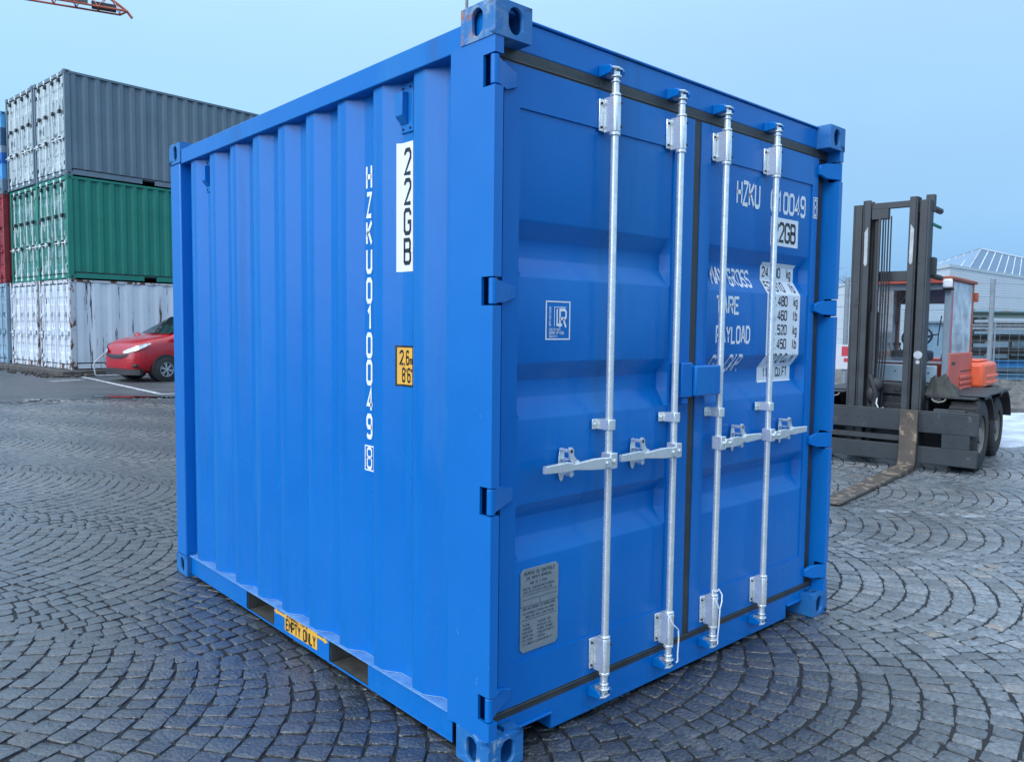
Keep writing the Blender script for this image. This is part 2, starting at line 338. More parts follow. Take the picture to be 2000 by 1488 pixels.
# stone setts laid in segmental arcs -------------------------------------------------
def setts():
    ax = Vector((math.cos(R(-60)), math.sin(R(-60)))); nn = Vector((-ax.y, ax.x))
    Wd, Rr = 1.56, 1.12; T = math.asin(Wd / 2 / Rr) + 0.018
    c0 = Vector((2.66, -0.54)); pitch = 0.120
    camp = np.array([-1.69, -1.965]); fw = np.array([0.671, 0.741])
    V = []; Fc = []; nv = 0
    cnt = 0
    for i in range(-16, 18):
        cx = c0 + nn * (i + 0.5) * Wd
        off = 0.5 * pitch * (i % 2) + rng.uniform(-0.02, 0.02)
        for j in range(-190, 190):
            cc = cx + ax * (j * pitch + off)
            # quick reject
            mid = np.array([cc.x + ax.x * Rr, cc.y + ax.y * Rr]); d = mid - camp; dist = np.hypot(*d)
            if dist > 18.6: continue
            fwd = d @ fw; lat = abs(d[0] * fw[1] - d[1] * fw[0])
            if fwd < -1.5 or lat > 1.05 * max(fwd, 0) + 3.0: continue
            k = -T + rng.uniform(0, 0.02)
            while k < T - 1e-6:
                wd = rng.uniform(0.068, 0.098) / Rr
                k2 = min(k + wd, T)
                if T - k2 < 0.06: k2 = T
                tm = (k + k2) / 2
                jj = pitch * math.cos(tm)
                def pt(t, rr):
                    q = cc + ax * (math.cos(t) * rr) + nn * (math.sin(t) * rr); return (q.x, q.y)
                r0, r1 = Rr + rng.uniform(-.004, .004), Rr + pitch * math.cos(tm) + rng.uniform(-.004, .004)
                P = np.array([pt(k, r0), pt(k, r1), pt(k2, r1), pt(k2, r0)])
                k = k2
                c = P.mean(0)
                if 0.3 < c[0] < 2.15 and 0.3 < c[1] < 2.7: continue
                d = c - camp; dist = np.hypot(*d); fwd = d @ fw; lat = abs(d[0] * fw[1] - d[1] * fw[0])
                if fwd < -0.6 or lat > 0.95 * max(fwd, 0) + 1.2 or dist > 17.4 + rng.uniform(-.6, .6): continue
                P = P + rng.uniform(-.0055, .0055, (4, 2))
                P = c + (P - c) * (1 - 0.0062 / max(0.03, np.abs(P - c).max()))
                zt = GROUND_TOP - min(0.0038, abs(rng.normal(0, 0.0022))); tilt = rng.normal(0, 0.013, 2)
                near = dist < 8.0
                if near:
                    # outline with clipped corners, 8 points, three levels
                    o = []
                    for q in range(4):
                        a, b, e = P[q - 1], P[q], P[(q + 1) % 4]
                        ca = rng.uniform(.06, .17)
                        o.append(b + (a - b) * ca); o.append(b + (e - b) * ca)
                    o = np.array(o) + rng.uniform(-.0028, .0028, (8, 2))
                    lv = []
                    for sc, dz in ((1.0, -0.03), (1.0, -0.0045), (0.978, -0.0010), (0.90, 0.0)):
                        q = c + (o - c) * sc
                        z = zt + dz + (q - c) @ tilt + (rng.uniform(-.0012, .0012, 8) if dz > -.02 else 0)
                        lv.append(np.c_[q, z])
                    ctr = np.array([[c[0], c[1], zt + 0.0008]])
                    V.append(np.concatenate(lv + [ctr]))
                    for L in range(3):
                        for q in range(8):
                            Fc.append((nv + L * 8 + q, nv + (L + 1) * 8 + q, nv + (L + 1) * 8 + (q + 1) % 8, nv + L * 8 + (q + 1) % 8))
                    for q in range(8): Fc.append((nv + 24 + q, nv + 32, nv + 24 + (q + 1) % 8))
                    nv += 33
                else:
                    a = np.c_[P, np.full(4, zt - 0.022)]
                    qq = c + (P - c) * 0.97; b1 = np.c_[qq, zt - 0.004 + (qq - c) @ tilt]
                    qq = c + (P - c) * 0.92; b = np.c_[qq, zt + (qq - c) @ tilt]
                    V.append(np.concatenate([a, b1, b]))
                    for L in (0, 4):
                        for q in range(4): Fc.append((nv + L + q, nv + L + 4 + q, nv + L + 4 + (q + 1) % 4, nv + L + (q + 1) % 4))
                    Fc.append((nv + 11, nv + 10, nv + 9, nv + 8)); nv += 12
                cnt += 1
    V = np.concatenate(V)
    me = bpy.data.meshes.new('cobblestone_paving'); me.from_pydata(V.tolist(), [], Fc); me.update()
    # make all tops face up
    me.polygons.foreach_set('use_smooth', [True] * len(me.polygons))
    m = bpy.data.materials.new('granite_setts'); m.use_nodes = True
    t = m.node_tree; p = t.nodes['Principled BSDF']
    geo = N(t, 'ShaderNodeNewGeometry'); rp_ = N(t, 'ShaderNodeValToRGB')
    e = rp_.color_ramp.elements
    e[0].color = (0.026, 0.032, 0.035, 1); e[1].position = 1.0; e[1].color = (0.078, 0.092, 0.102, 1)
    for q, cc_ in ((0.3, (0.038, 0.045, 0.049, 1)), (0.6, (0.052, 0.061, 0.066, 1)), (0.9, (0.070, 0.079, 0.084, 1)), (0.96, (0.080, 0.066, 0.052, 1))):
        x = rp_.color_ramp.elements.new(q); x.color = cc_
    t.links.new(geo.outputs['Random Per Island'], rp_.inputs[0])
    tcn = N(t, 'ShaderNodeTexCoord')
    n1 = N(t, 'ShaderNodeTexNoise'); n1.inputs['Scale'].default_value = 38; n1.inputs['Detail'].default_value = 9; n1.inputs['Roughness'].default_value = 0.75
    t.links.new(tcn.outputs['Object'], n1.inputs['Vector'])
    r1 = N(t, 'ShaderNodeMapRange'); r1.inputs[1].default_value = 0.34; r1.inputs[2].default_value = 0.68; r1.inputs[3].default_value = 0.22; r1.inputs[4].default_value = 1.75
    t.links.new(n1.outputs['Fac'], r1.inputs[0])
    vm = N(t, 'ShaderNodeVectorMath', operation='SCALE'); t.links.new(rp_.outputs[0], vm.inputs[0]); t.links.new(r1.outputs[0], vm.inputs['Scale'])
    # dark damp areas of their own shape
    n2 = N(t, 'ShaderNodeTexNoise'); n2.inputs['Scale'].default_value = 0.45; n2.inputs['Detail'].default_value = 5; n2.inputs['Roughness'].default_value = 0.6
    t.links.new(tcn.outputs['Object'], n2.inputs['Vector'])
    r2 = N(t, 'ShaderNodeMapRange'); r2.inputs[1].default_value = 0.38; r2.inputs[2].default_value = 0.62; r2.inputs[3].default_value = 0.62; r2.inputs[4].default_value = 1.15
    t.links.new(n2.outputs['Fac'], r2.inputs[0])
    vm2 = N(t, 'ShaderNodeVectorMath', operation='SCALE'); t.links.new(vm.outputs[0], vm2.inputs[0]); t.links.new(r2.outputs[0], vm2.inputs['Scale'])
    # lighter stones on the open side: sky reflection painted in, partly dryness; ragged edge
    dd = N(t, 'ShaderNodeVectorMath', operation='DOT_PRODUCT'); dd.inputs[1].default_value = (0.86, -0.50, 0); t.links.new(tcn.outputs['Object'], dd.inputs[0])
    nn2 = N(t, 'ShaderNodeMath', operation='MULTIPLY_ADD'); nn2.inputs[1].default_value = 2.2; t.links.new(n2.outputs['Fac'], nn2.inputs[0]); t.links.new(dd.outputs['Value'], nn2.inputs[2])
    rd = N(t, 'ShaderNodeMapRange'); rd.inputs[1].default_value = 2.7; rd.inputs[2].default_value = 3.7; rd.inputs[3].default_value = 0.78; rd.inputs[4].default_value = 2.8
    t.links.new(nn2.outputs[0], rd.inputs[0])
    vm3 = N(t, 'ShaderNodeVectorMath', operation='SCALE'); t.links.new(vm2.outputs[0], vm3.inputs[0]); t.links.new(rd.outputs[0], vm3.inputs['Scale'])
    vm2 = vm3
    # faded white line painted across the setts
    A = Vector((4.9, 1.15, 0)); B = Vector((6.15, -0.55, 0)); D = (B - A).normalized(); Nn = Vector((-D.y, D.x, 0))
    sub = N(t, 'ShaderNodeVectorMath', operation='SUBTRACT'); sub.inputs[1].default_value = A; t.links.new(tcn.outputs['Object'], sub.inputs[0])
    da = N(t, 'ShaderNodeVectorMath', operation='DOT_PRODUCT'); da.inputs[1].default_value = Nn; t.links.new(sub.outputs[0], da.inputs[0])
    ab = N(t, 'ShaderNodeMath', operation='ABSOLUTE'); t.links.new(da.outputs['Value'], ab.inputs[0])
    lt = N(t, 'ShaderNodeMapRange'); lt.inputs[1].default_value = 0.085; lt.inputs[2].default_value = 0.05; lt.inputs[3].default_value = 0; lt.inputs[4].default_value = 1; t.links.new(ab.outputs[0], lt.inputs[0])
    dl = N(t, 'ShaderNodeVectorMath', operation='DOT_PRODUCT'); dl.inputs[1].default_value = D; t.links.new(sub.outputs[0], dl.inputs[0])
    l2 = N(t, 'ShaderNodeMath', operation='COMPARE'); l2.inputs[1].default_value = (B - A).length / 2; l2.inputs[2].default_value = (B - A).length / 2; t.links.new(dl.outputs['Value'], l2.inputs[0])
    n3 = N(t, 'ShaderNodeTexNoise'); n3.inputs['Scale'].default_value = 9; n3.inputs['Detail'].default_value = 6; t.links.new(tcn.outputs['Object'], n3.inputs['Vector'])
    l3 = N(t, 'ShaderNodeMapRange'); l3.inputs[1].default_value = 0.48; l3.inputs[2].default_value = 0.62; l3.inputs[4].default_value = 0.75; t.links.new(n3.outputs['Fac'], l3.inputs[0])
    m1 = N(t, 'ShaderNodeMath', operation='MULTIPLY'); t.links.new(lt.outputs[0], m1.inputs[0]); t.links.new(l2.outputs[0], m1.inputs[1])
    m2 = N(t, 'ShaderNodeMath', operation='MULTIPLY'); t.links.new(m1.outputs[0], m2.inputs[0]); t.links.new(l3.outputs[0], m2.inputs[1])
    mx = N(t, 'ShaderNodeMix', data_type='RGBA'); mx.inputs[7].default_value = (0.45, 0.48, 0.5, 1)
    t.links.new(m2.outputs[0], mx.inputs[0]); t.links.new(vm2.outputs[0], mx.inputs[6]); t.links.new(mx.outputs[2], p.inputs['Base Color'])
    rr = N(t, 'ShaderNodeMapRange'); rr.inputs[1].default_value = 0.35; rr.inputs[2].default_value = 0.65; rr.inputs[3].default_value = 0.30; rr.inputs[4].default_value = 0.44
    t.links.new(n2.outputs['Fac'], rr.inputs[0]); t.links.new(rr.outputs[0], p.inputs['Roughness'])
    cw = N(t, 'ShaderNodeMapRange'); cw.inputs[1].default_value = 0.35; cw.inputs[2].default_value = 0.65; cw.inputs[3].default_value = 0.95; cw.inputs[4].default_value = 0.55
    t.links.new(n2.outputs['Fac'], cw.inputs[0]); t.links.new(cw.outputs[0], p.inputs['Coat Weight'])
    p.inputs['Specular IOR Level'].default_value = 0.85; p.inputs['Coat Roughness'].default_value = 0.20; p.inputs['Coat IOR'].default_value = 1.75
    n4 = N(t, 'ShaderNodeTexNoise'); n4.inputs['Scale'].default_value = 60; n4.inputs['Detail'].default_value = 5; n4.inputs['Roughness'].default_value = 0.6
    t.links.new(tcn.outputs['Object'], n4.inputs['Vector'])
    b1 = N(t, 'ShaderNodeBump'); b1.inputs['Strength'].default_value = 1.0; b1.inputs['Distance'].default_value = 0.008
    t.links.new(n4.outputs['Fac'], b1.inputs['Height']); t.links.new(b1.outputs[0], p.inputs['Normal']); t.links.new(b1.outputs[0], p.inputs['Coat Normal'])
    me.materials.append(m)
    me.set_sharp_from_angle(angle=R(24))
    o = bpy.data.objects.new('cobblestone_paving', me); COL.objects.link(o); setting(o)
    print('setts', cnt)
setts()

# joint sand between the setts: a sheet just below their tops
j = MB(); n_ = 40
cx, cy, rr_ = -1.69, -1.965, 17.9
pts = [(cx, cy - 1.5, -0.0085)]
for k in range(n_ + 1):
    a = R(47.8 - 56) + R(112) * k / n_
    q = rr_ + random.uniform(-.5, .3); pts.append((cx + q * math.cos(a), cy + q * math.sin(a), -0.0085))
pts.append((cx - 2.5, cy + 1.0, -0.0085)); pts.insert(1, (cx + 1.2, cy - 2.5, -0.0085))
j.add(pts, [(0, k, k + 1) for k in range(1, len(pts) - 1)])
setting(j.build('joint_sand', mat('joint_sand', (0.007, 0.009, 0.011), (0.014, 0.017, 0.020), rough=0.75, scale=30, rvar=0.1, bump=0.8, bscale=150, bdist=0.004), smooth=0))


# ------------------------------------------------------------------ the blue container
# x along the door end, y along the side, z up; origin at the bottom of the near corner
CW, CL, CH = 2.438, 2.991, 2.591
CT = thing('shipping_container', 'bright blue ten-foot shipping container with galvanised locking bars in the foreground', 'shipping container')

def hole_face(mb, o, U, V, w, h, cx, cy, rw, rh, nrm, depth=0.10, cut=0.0):
    """rectangular face w x h with an oval hole; nrm points outwards"""
    o, U, V, nrm = Vector(o), Vector(U), Vector(V), Vector(nrm)
    n = 32; outer = []; inner = []
    for k in range(n):
        t = 2 * math.pi * (k + 0.5) / n; c, s_ = math.cos(t), math.sin(t)
        # stadium
        st = max(rh - rw, 0)
        px = rw * c; py = rh * s_ if st == 0 else (rw * s_ + (st if s_ > 0 else -st))
        inner.append((cx + px, cy + py))
        # rectangle boundary along the same direction
        tx = ((w - cx) / c if c > 0 else -cx / c) if abs(c) > 1e-9 else 1e9
        ty = ((h - cy) / s_ if s_ > 0 else -cy / s_) if abs(s_) > 1e-9 else 1e9
        q = min(tx, ty); outer.append([cx + c * q, cy + s_ * q])
    # snap nearest boundary point to each corner
    for X, Y in ((0, 0), (w, 0), (w, h), (0, h)):
        i = min(range(n), key=lambda a: (outer[a][0] - X) ** 2 + (outer[a][1] - Y) ** 2); outer[i] = [X, Y]
    P = lambda a, b, d=0: o + U * a + V * b - nrm * d
    rows = [[P(*q) for q in outer], [P(*q) for q in inner], [P(*q, 0.004) for q in inner], [P(*q, depth) for q in inner]]
    # slight chamfer round the rim
    rows[1] = [P(cx + (a - cx) * 1.05, cy + (b - cy) * 1.05) for a, b in inner]
    rows[2] = [P(*q, 0.003) for q in inner]; rows[3] = [P(*q, 0.016) for q in inner]
    wide = [(cx + (a - cx) * 1.5, cy + (b - cy) * 1.2) for a, b in inner]
    rows.append([P(*q, 0.0165) for q in wide]); rows.append([P(*q, min(depth, 0.075)) for q in wide])
    mb.grid(rows, closed=True)
    mb.add(rows[-1], [tuple(range(n))])

def casting(parent, x, y, z, sx_, sy, top):
    """corner casting; (x,y,z) outer corner, sx_,sy inward directions"""
    mb = MB(); a, b, c = 0.162, 0.178, 0.118
    x1, y1 = x + sx_ * a, y + sy * b; z0, z1 = z, z + c
    X0, X1 = min(x, x1), max(x, x1); Y0, Y1 = min(y, y1), max(y, y1)
    # side face (outer x) and end face (outer y) with holes
    hole_face(mb, (x, Y0, z0), (0, 1, 0), (0, 0, 1), b, c, b / 2 + (0.005 if sy > 0 else -0.005), c / 2, 0.028, 0.044, (-sx_, 0, 0))
    hole_face(mb, (X0, y, z0), (1, 0, 0), (0, 0, 1), a, c, a / 2 + (0.008 if sx_ > 0 else -0.008), c / 2, 0.030, 0.043, (0, -sy, 0))
    hole_face(mb, (X0, Y0, z1), (1, 0, 0), (0, 1, 0), a, b, a / 2, b / 2, 0.032, 0.06, (0, 0, 1), depth=0.03)
    mb.add([(X0, Y0, z0), (X1, Y0, z0), (X1, Y1, z0), (X0, Y1, z0)], [(0, 3, 2, 1)])
    mb.add([(x1, Y0, z0), (x1, Y1, z0), (x1, Y1, z1), (x1, Y0, z1)], [(0, 1, 2, 3)])
    mb.add([(X0, y1, z0), (X1, y1, z0), (X1, y1, z1), (X0, y1, z1)], [(0, 1, 2, 3)])
    # weld corner verts so the bevel works
    o = mb.build('corner_casting', MT['cast'], parent, smooth=35)
    import bmesh
    bm = bmesh.new(); bm.from_mesh(o.data); bmesh.ops.remove_doubles(bm, verts=bm.verts, dist=0.0004)
    bmesh.ops.recalc_face_normals(bm, faces=bm.faces); bm.to_mesh(o.data); bm.free()
    o.data.polygons.foreach_set('use_smooth', [True] * len(o.data.polygons)); o.data.set_sharp_from_angle(angle=R(35))
    bv = o.modifiers.new('bevel', 'BEVEL'); bv.width = 0.007; bv.segments = 3; bv.limit_method = 'ANGLE'; bv.angle_limit = R(60)
    return o
for (x, sx_) in ((0, 1), (CW, -1)):
    for (y, sy) in ((0, 1), (CL, -1)):
        for z in (0, CH - 0.118):
            casting(CT, x, y, z, sx_, sy, z > 1)

HZ = [(2.415, 2.320), (1.697, 1.610), (0.992, 0.903), (0.268, 0.185)]   # hinge heights
PZ0, PZ1 = 0.1185, CH - 0.1185
def front_post(flip):
    X = (lambda v: CW - v) if flip else (lambda v: v)
    mb = MB()
    # outer plate with slots for the hinges (outline in y,z)
    out_ = [(0.002, PZ0)]
    for t, b in reversed(HZ):
        out_ += [(0.002, b - 0.004), (0.046, b - 0.004), (0.046, t + 0.004), (0.002, t + 0.004)]
    out_ += [(0.002, PZ1), (0.235, PZ1), (0.235, PZ0)]
    # as separate strips to keep faces convex
    zs = [PZ0]
    for t, b in reversed(HZ): zs += [b - 0.004, t + 0.004]
    zs.append(PZ1)
    for k in range(len(zs) - 1):
        y0 = 0.003 if k % 2 == 0 else 0.062
        xs = sorted((X(0.003), X(0.040)))
        z0, z1 = zs[k], zs[k + 1]
        v = [(x, y, z) for z in (z0, z1) for x, y in ((xs[0], y0), (xs[1], y0), (xs[1], 0.062 if y0 < .02 else 0.235), (xs[0], 0.062 if y0 < .02 else 0.235))]
        if y0 < .02: mb.add(v, [(3, 2, 1, 0), (4, 5, 6, 7), (0, 1, 5, 4), (1, 2, 6, 5), (3, 0, 4, 7)])
    xs = sorted((X(0.003), X(0.040)))
    v = [(x, y, z) for z in (PZ0, PZ1) for x, y in ((xs[0], 0.062), (xs[1], 0.062), (xs[1], 0.235), (xs[0], 0.235))]
    # long rear plate: front edge only shows in the slots
    mb.add(v, [(3, 2, 1, 0), (4, 5, 6, 7), (0, 1, 5, 4), (1, 2, 6, 5), (2, 3, 7, 6), (3, 0, 4, 7)])
    xs = sorted((X(0.0402), X(0.062)))
    mb.box(xs[0], xs[1], 0.092, 0.232, PZ0 + .001, PZ1 - .001)
    po = mb.build('corner_post', MT['blue_post'], CT, smooth=30)
    for t, b in HZ:
        sm = MB(); xs = sorted((X(0.014), X(0.0395))); sm.box(xs[0], xs[1], 0.034, 0.0615, b - 0.0035, t + 0.0035); sm.build('hinge_slot_shade', MT['slot'], po)  # near-black block paints in the shade inside the hinge slot
    return po
front_post(False); front_post(True)
for flip in (False, True):
    X = (lambda v: CW - v) if flip else (lambda v: v)
    mb = MB(); xs = sorted((X(0.003), X(0.10))); mb.box(xs[0], xs[1], CL - 0.158, CL - 0.004, PZ0, PZ1)
    mb.build('corner_post', MT['blue_post'], CT, bevel=0.008)

# header, sill, roof
mb = MB()
mb.box(0.027, CW - 0.027, 0.074, 0.16, 2.476, 2.577)
mb.box(0.16, CW - 0.16, 0.066, 0.17, 2.5775, 2.588)      # lip of the roof plate
mb.build('door_header', MT['blue'], CT, bevel=0.004)
mb = MB()
sill = [(0.165, 0.132), (0.165, 0.088), (0.368, 0.078), (0.374, 0.014), (2.135, 0.014), (2.141, 0.078), (2.275, 0.088), (2.275, 0.132)]
sill = [(0.027, 0.132), (0.165, 0.132), (2.275, 0.132), (2.411, 0.132)]
mb.box(0.374, 2.130, 0.074, 0.16, 0.014, 0.134)
mb.box(0.163, 0.374, 0.074, 0.16, 0.080, 0.134)
mb.box(2.130, 2.276, 0.074, 0.16, 0.080, 0.134)
mb.box(0.027, 0.163, 0.074, 0.16, 0.1186, 0.134)
mb.box(2.276, 2.411, 0.074, 0.16, 0.1186, 0.134)
mb.box(0.163, 0.374, 0.062, 0.076, 0.0785, 0.0865)     # rim of the notch
mb.box(2.130, 2.276, 0.062, 0.076, 0.0785, 0.0865)
mb.build('door_sill', MT['blue'], CT, bevel=0.002)
mb = MB(); mb.box(0.05, CW - 0.05, 0.165, CL - 0.15, 2.548, 2.560)
for k in range(11):
    y = 0.35 + k * 0.24; mb.box(0.10, CW - 0.10, y, y + 0.12, 2.560, 2.572)
mb.build('roof', MT['blue'], CT, bevel=0.004)

# corrugated sides -------------------------------------------------------------------
P0, PER = 0.410, 0.278
XO, XI = 0.022, 0.066
def side_x(y):
    t = (y - P0) % PER
    if t < 0.070: return XO
    if t < 0.138: return XO + (XI - XO) * (t - 0.070) / 0.068
    if t < 0.208: return XI
    return XI - (XI - XO) * (t - 0.208) / 0.070
def side_breaks(y0, y1, extra=0):
    b = [y0, y1]
    for k in range(-3, 14):
        for q in (0.0, 0.070, 0.138, 0.208):
            y = P0 + k * PER + q
            if y0 < y < y1: b.append(y)
    return sorted(b)
def side_panel(flip):
    X = (lambda v: CW - v) if flip else (lambda v: v)
    # soften each fold with an extra vertex either side
    ys = []
    for y in side_breaks(0.235, CL - 0.16):
        if y in (0.235, CL - 0.16): ys.append(y)
        else: ys += [y - 0.003, y + 0.003]
    z0, z1 = 0.1345, 2.49
    zs = [z0, 0.30, 0.8, 1.4, 2.0, 2.35, z1]
    rows = [[(X(side_x(y)), y, z) for y in ys] for z in zs]
    mb = MB(); mb.grid(rows)
    return mb.build('side_panel', MT['blue'], CT, smooth=20)
side_panel(False); side_panel(True)
for flip in (False, True):
    X = (lambda v: CW - v) if flip else (lambda v: v)
    xs = sorted((X(0.004), X(0.075)))
    mb = MB(); mb.box(xs[0], xs[1], 0.1785, CL - 0.1785, 2.462, 2.546)
    mb.build('top_rail', MT['blue'], CT, bevel=0.004)
# rear wall
mb = MB(); rows = []
xs_ = np.linspace(0.10, CW - 0.10, 33)
rows = [[(x, CL - 0.03 - 0.03 * (k % 4 in (1, 2)), z) for k, x in enumerate(xs_)] for z in (0.13, 2.47)]
mb.grid(rows); mb.box(0.10, CW - .10, CL - 0.09, CL - 0.012, 0.02, 0.13); mb.box(0.10, CW - .10, CL - 0.09, CL - 0.012, 2.47, 2.55)
mb.build('end_wall', MT['blue'], CT)
# bottom rails with the forklift pockets
PK = [(0.811, 1.139), (1.690, 2.020)]
for flip in (False, True):
    X = (lambda v: CW - v) if flip else (lambda v: v)
    mb = MB()
    def bx(a, b, *r):
        xs = sorted((X(a), X(b))); mb.box(xs[0], xs[1], *r)
    for y0, y1 in ((0.2355, PK[0][0]), (PK[0][1], PK[1][0]), (PK[1][1], CL - 0.1795)):
        bx(0.026, 0.032, y0, y1, 0.0225, 0.128)
    bx(0.0265, 0.034, 0.2355, CL - 0.1795, 0.0165, 0.0222)
    mb.build('bottom_rail', MT['blue'], CT, bevel=0.0015)
    mb = MB(); bx(0.014, 0.075, 0.2355, CL - 0.1795, 0.1282, 0.1335)
    mb.build('rail_ledge', MT['primer'], CT, bevel=0.0015)
    # narrow bright ledge bead where the corrugation is welded on
    rows = []
    for dz, dx in ((0.0, -0.004), (0.004, -0.001)):
        rows.append([(X(side_x(y) + dx), y, 0.1337 + dz) for y in side_breaks(0.24, CL - 0.165)])
    w_ = MB(); ys = []
    for y in side_breaks(0.24, CL - 0.165): ys += [y - 0.006, y, y + 0.006]
    w_.tube([(X(side_x(y) - 0.002), y, 0.1365) for y in ys], 0.0022, n=6)
    w_.build('weld_seam', MT['primer'], CT)
# pockets and underside
mb = MB()
for y0, y1 in PK:
    for a in (y0 + 0.001, y1 - 0.005):
        mb.box(0.034, CW - 0.034, a, a + 0.004, 0.020, 0.127)
    mb.box(0.036, CW - 0.036, y0 + 0.006, y1 - 0.006, 0.118, 0.122); mb.box(0.0345, CW - 0.0345, y0 + 0.006, y1 - 0.006, 0.014, 0.018)
mb.build('fork_pocket', MT['under'], CT)
mb = MB(); mb.box(0.08, CW - 0.08, 0.165, CL - 0.10, 0.1235, 0.150)
for k in range(9):
    y = 0.30 + k * 0.28
    if not any(a - 0.04 < y < b for a, b in PK): mb.box(0.08, CW - 0.08, y, y + 0.045, 0.03, 0.1225)
mb.build('floor_frame', MT['under'], CT)

# vents ------------------------------------------------------------------------------
def vent(yc, zt, zb, w):
    mb = MB(); x0 = side_x(yc) - 0.002
    # back plate
    mb.box(x0 - 0.005, x0 + 0.001, yc - w / 2, yc + w / 2, zb, zt)
    # hood: projects, cut back below
    h = 0.028
    a, b = zt - 0.032, zb + 0.030
    pr_ = [(x0 - 0.0055, a), (x0 - 0.0055 - h, a - 0.004), (x0 - 0.0055 - h, b + 0.030), (x0 - 0.0055, b)]
    mb.prism(pr_, 1, yc - w / 2 + 0.030, yc + w / 2 - 0.001)
    o = mb.build('vent_cover', MT['blue'], CT, bevel=0.002)
    for z in (zt - 0.016, zb + 0.014):
        for q in (-0.3, 0.3):
            s2 = MB(); s2.cyl((x0 - 0.0055, yc + q * w, z), (x0 - 0.009, yc + q * w, z), 0.0045, n=10)
            s2.build('rivet', MT['zinc_dark'], o)
vent(0.580, 2.452, 2.270, 0.078)
vent(P0 + PER * 7 + 0.173, 2.452, 2.275, 0.078)

# doors ------------------------------------------------------------------------------
BANDS = [(0.694, 0), (0.768, 1), (0.843, 1), (0.898, 0), (1.205, 0), (1.281, 1), (1.346, 1), (1.408, 0), (1.711, 0), (1.782, 1), (1.848, 1), (1.912, 0)]
YF, YP, DG = 0.070, 0.077, 0.046
def gz_(z):
    if z <= BANDS[0][0] or z >= BANDS[-1][0]: return 0.0
    for (a, p), (b, q) in zip(BANDS, BANDS[1:]):
        if a <= z <= b: return p + (q - p) * (z - a) / (b - a)
    return 0.0
LEAF = [(0.102, 1.196, 0.176, 1.058), (1.246, 2.302, 1.322, 2.246)]     # outer x0,x1, panel x0,x1
RMP = 0.022
def door_y(x, z):
    for x0, x1, p0, p1 in LEAF:
        if p0 <= x <= p1 and 0.324 <= z <= 2.287:
            r = min(1, (x - p0) / RMP, (p1 - x) / RMP)
            return YP + DG * gz_(z) * max(0, r)
    return YF
D = []
for x0, x1, p0, p1 in LEAF:
    zb, zt, pb, pt = 0.168, 2.428, 0.324, 2.287
    mb = MB()
    # frame (four bars) and pressed panel
    mb.box(x0, p0, YF, YF + 0.045, zb, zt); mb.box(p1, x1, YF, YF + 0.045, zb, zt)
    mb.box(p0, p1, YF, YF + 0.045, pt, zt); mb.box(p0, p1, YF, YF + 0.045, zb, pb)
    zs = [pb - 0.004, BANDS[0][0]] + [b for b, _ in BANDS[1:]] + [pt + 0.004]
    zz = []
    for z in zs[1:-1]: zz += [z - 0.004, z + 0.004]
    zs = [zs[0]] + zz + [zs[-1]]
    xs = [p0 - 0.003, p0 + 0.002, p0 + RMP, (p0 + p1) / 2, p1 - RMP, p1 - 0.002, p1 + 0.003]
    rows = []
    for z in zs:
        rw = []
        for x in xs:
            r = max(0, min(1, (x - p0) / RMP, (p1 - x) / RMP)); rw.append((x, YP + DG * gz_(z) * r, z))
        rows.append(rw)
    mb.grid(rows)
    D.append(mb.build('door_leaf', MT['blue'], CT, smooth=20))
# gaskets
mb = MB()
mb.box(0.027, 2.411, 0.0725, 0.12, 2.4285, 2.4755)
mb.box(0.027, 2.411, 0.0722, 0.118, 0.1345, 0.1675)
mb.box(0.062, 0.1015, 0.084, 0.118, 0.168, 2.428)
mb.box(2.3025, 2.3755, 0.084, 0.118, 0.168, 2.428)
mb.box(1.1965, 1.2455, 0.0735, 0.115, 0.168, 2.428)
mb.cyl((0.03, 0.073, 2.437), (2.40, 0.073, 2.437), 0.004, n=8)
mb.cyl((0.03, 0.073, 0.158), (2.40, 0.073, 0.158), 0.005, n=8)
mb.build('door_gasket', MT['rubber'], CT)

# hinges
def hinge(z0, z1, flip, flat):
    X = (lambda v: CW - v) if flip else (lambda v: v)
    mb = MB()
    mb.cyl((X(0.016), 0.018, z0), (X(0.016), 0.018, z1), 0.0145, n=18)
    L = 0.152 if not flip else 0.150
    dz0, dz1 = (0.012, 0.012)
    # strap from the pin over the gasket to the leaf, tapering towards its end
    prof = [(0.016, z0 + 0.003), (0.016, z1 - 0.003), (0.10, z1 - 0.008), (L, z1 - 0.022), (L, z0 + 0.024), (0.10, z0 + 0.008)]
    n = len(prof); v = []
    def yy(x): return 0.006 + (0.050) * min(1, max(0, (x - 0.016) / (0.10 if flip else 0.06)))
    for (x, z) in prof: v.append((X(x), yy(x) - (0.0 if not flip else 0.004), z))
    for (x, z) in prof: v.append((X(x), yy(x) + 0.014 + (0.0015 if x > .09 else 0), z))
    fs = [tuple(range(n)), tuple(range(2 * n - 1, n - 1, -1))] + [(i, (i + 1) % n, (i + 1) % n + n, i + n) for i in range(n)]
    mb.add(v, fs)
    o = mb.build('hinge', MT['blue'], CT, bevel=0.0035, seg=2)
    import bmesh
    bm = bmesh.new(); bm.from_mesh(o.data); bmesh.ops.recalc_face_normals(bm, faces=bm.faces); bm.to_mesh(o.data); bm.free()
for t, b in HZ:
    hinge(b, t, False, 0); hinge(b, t, True, 0)

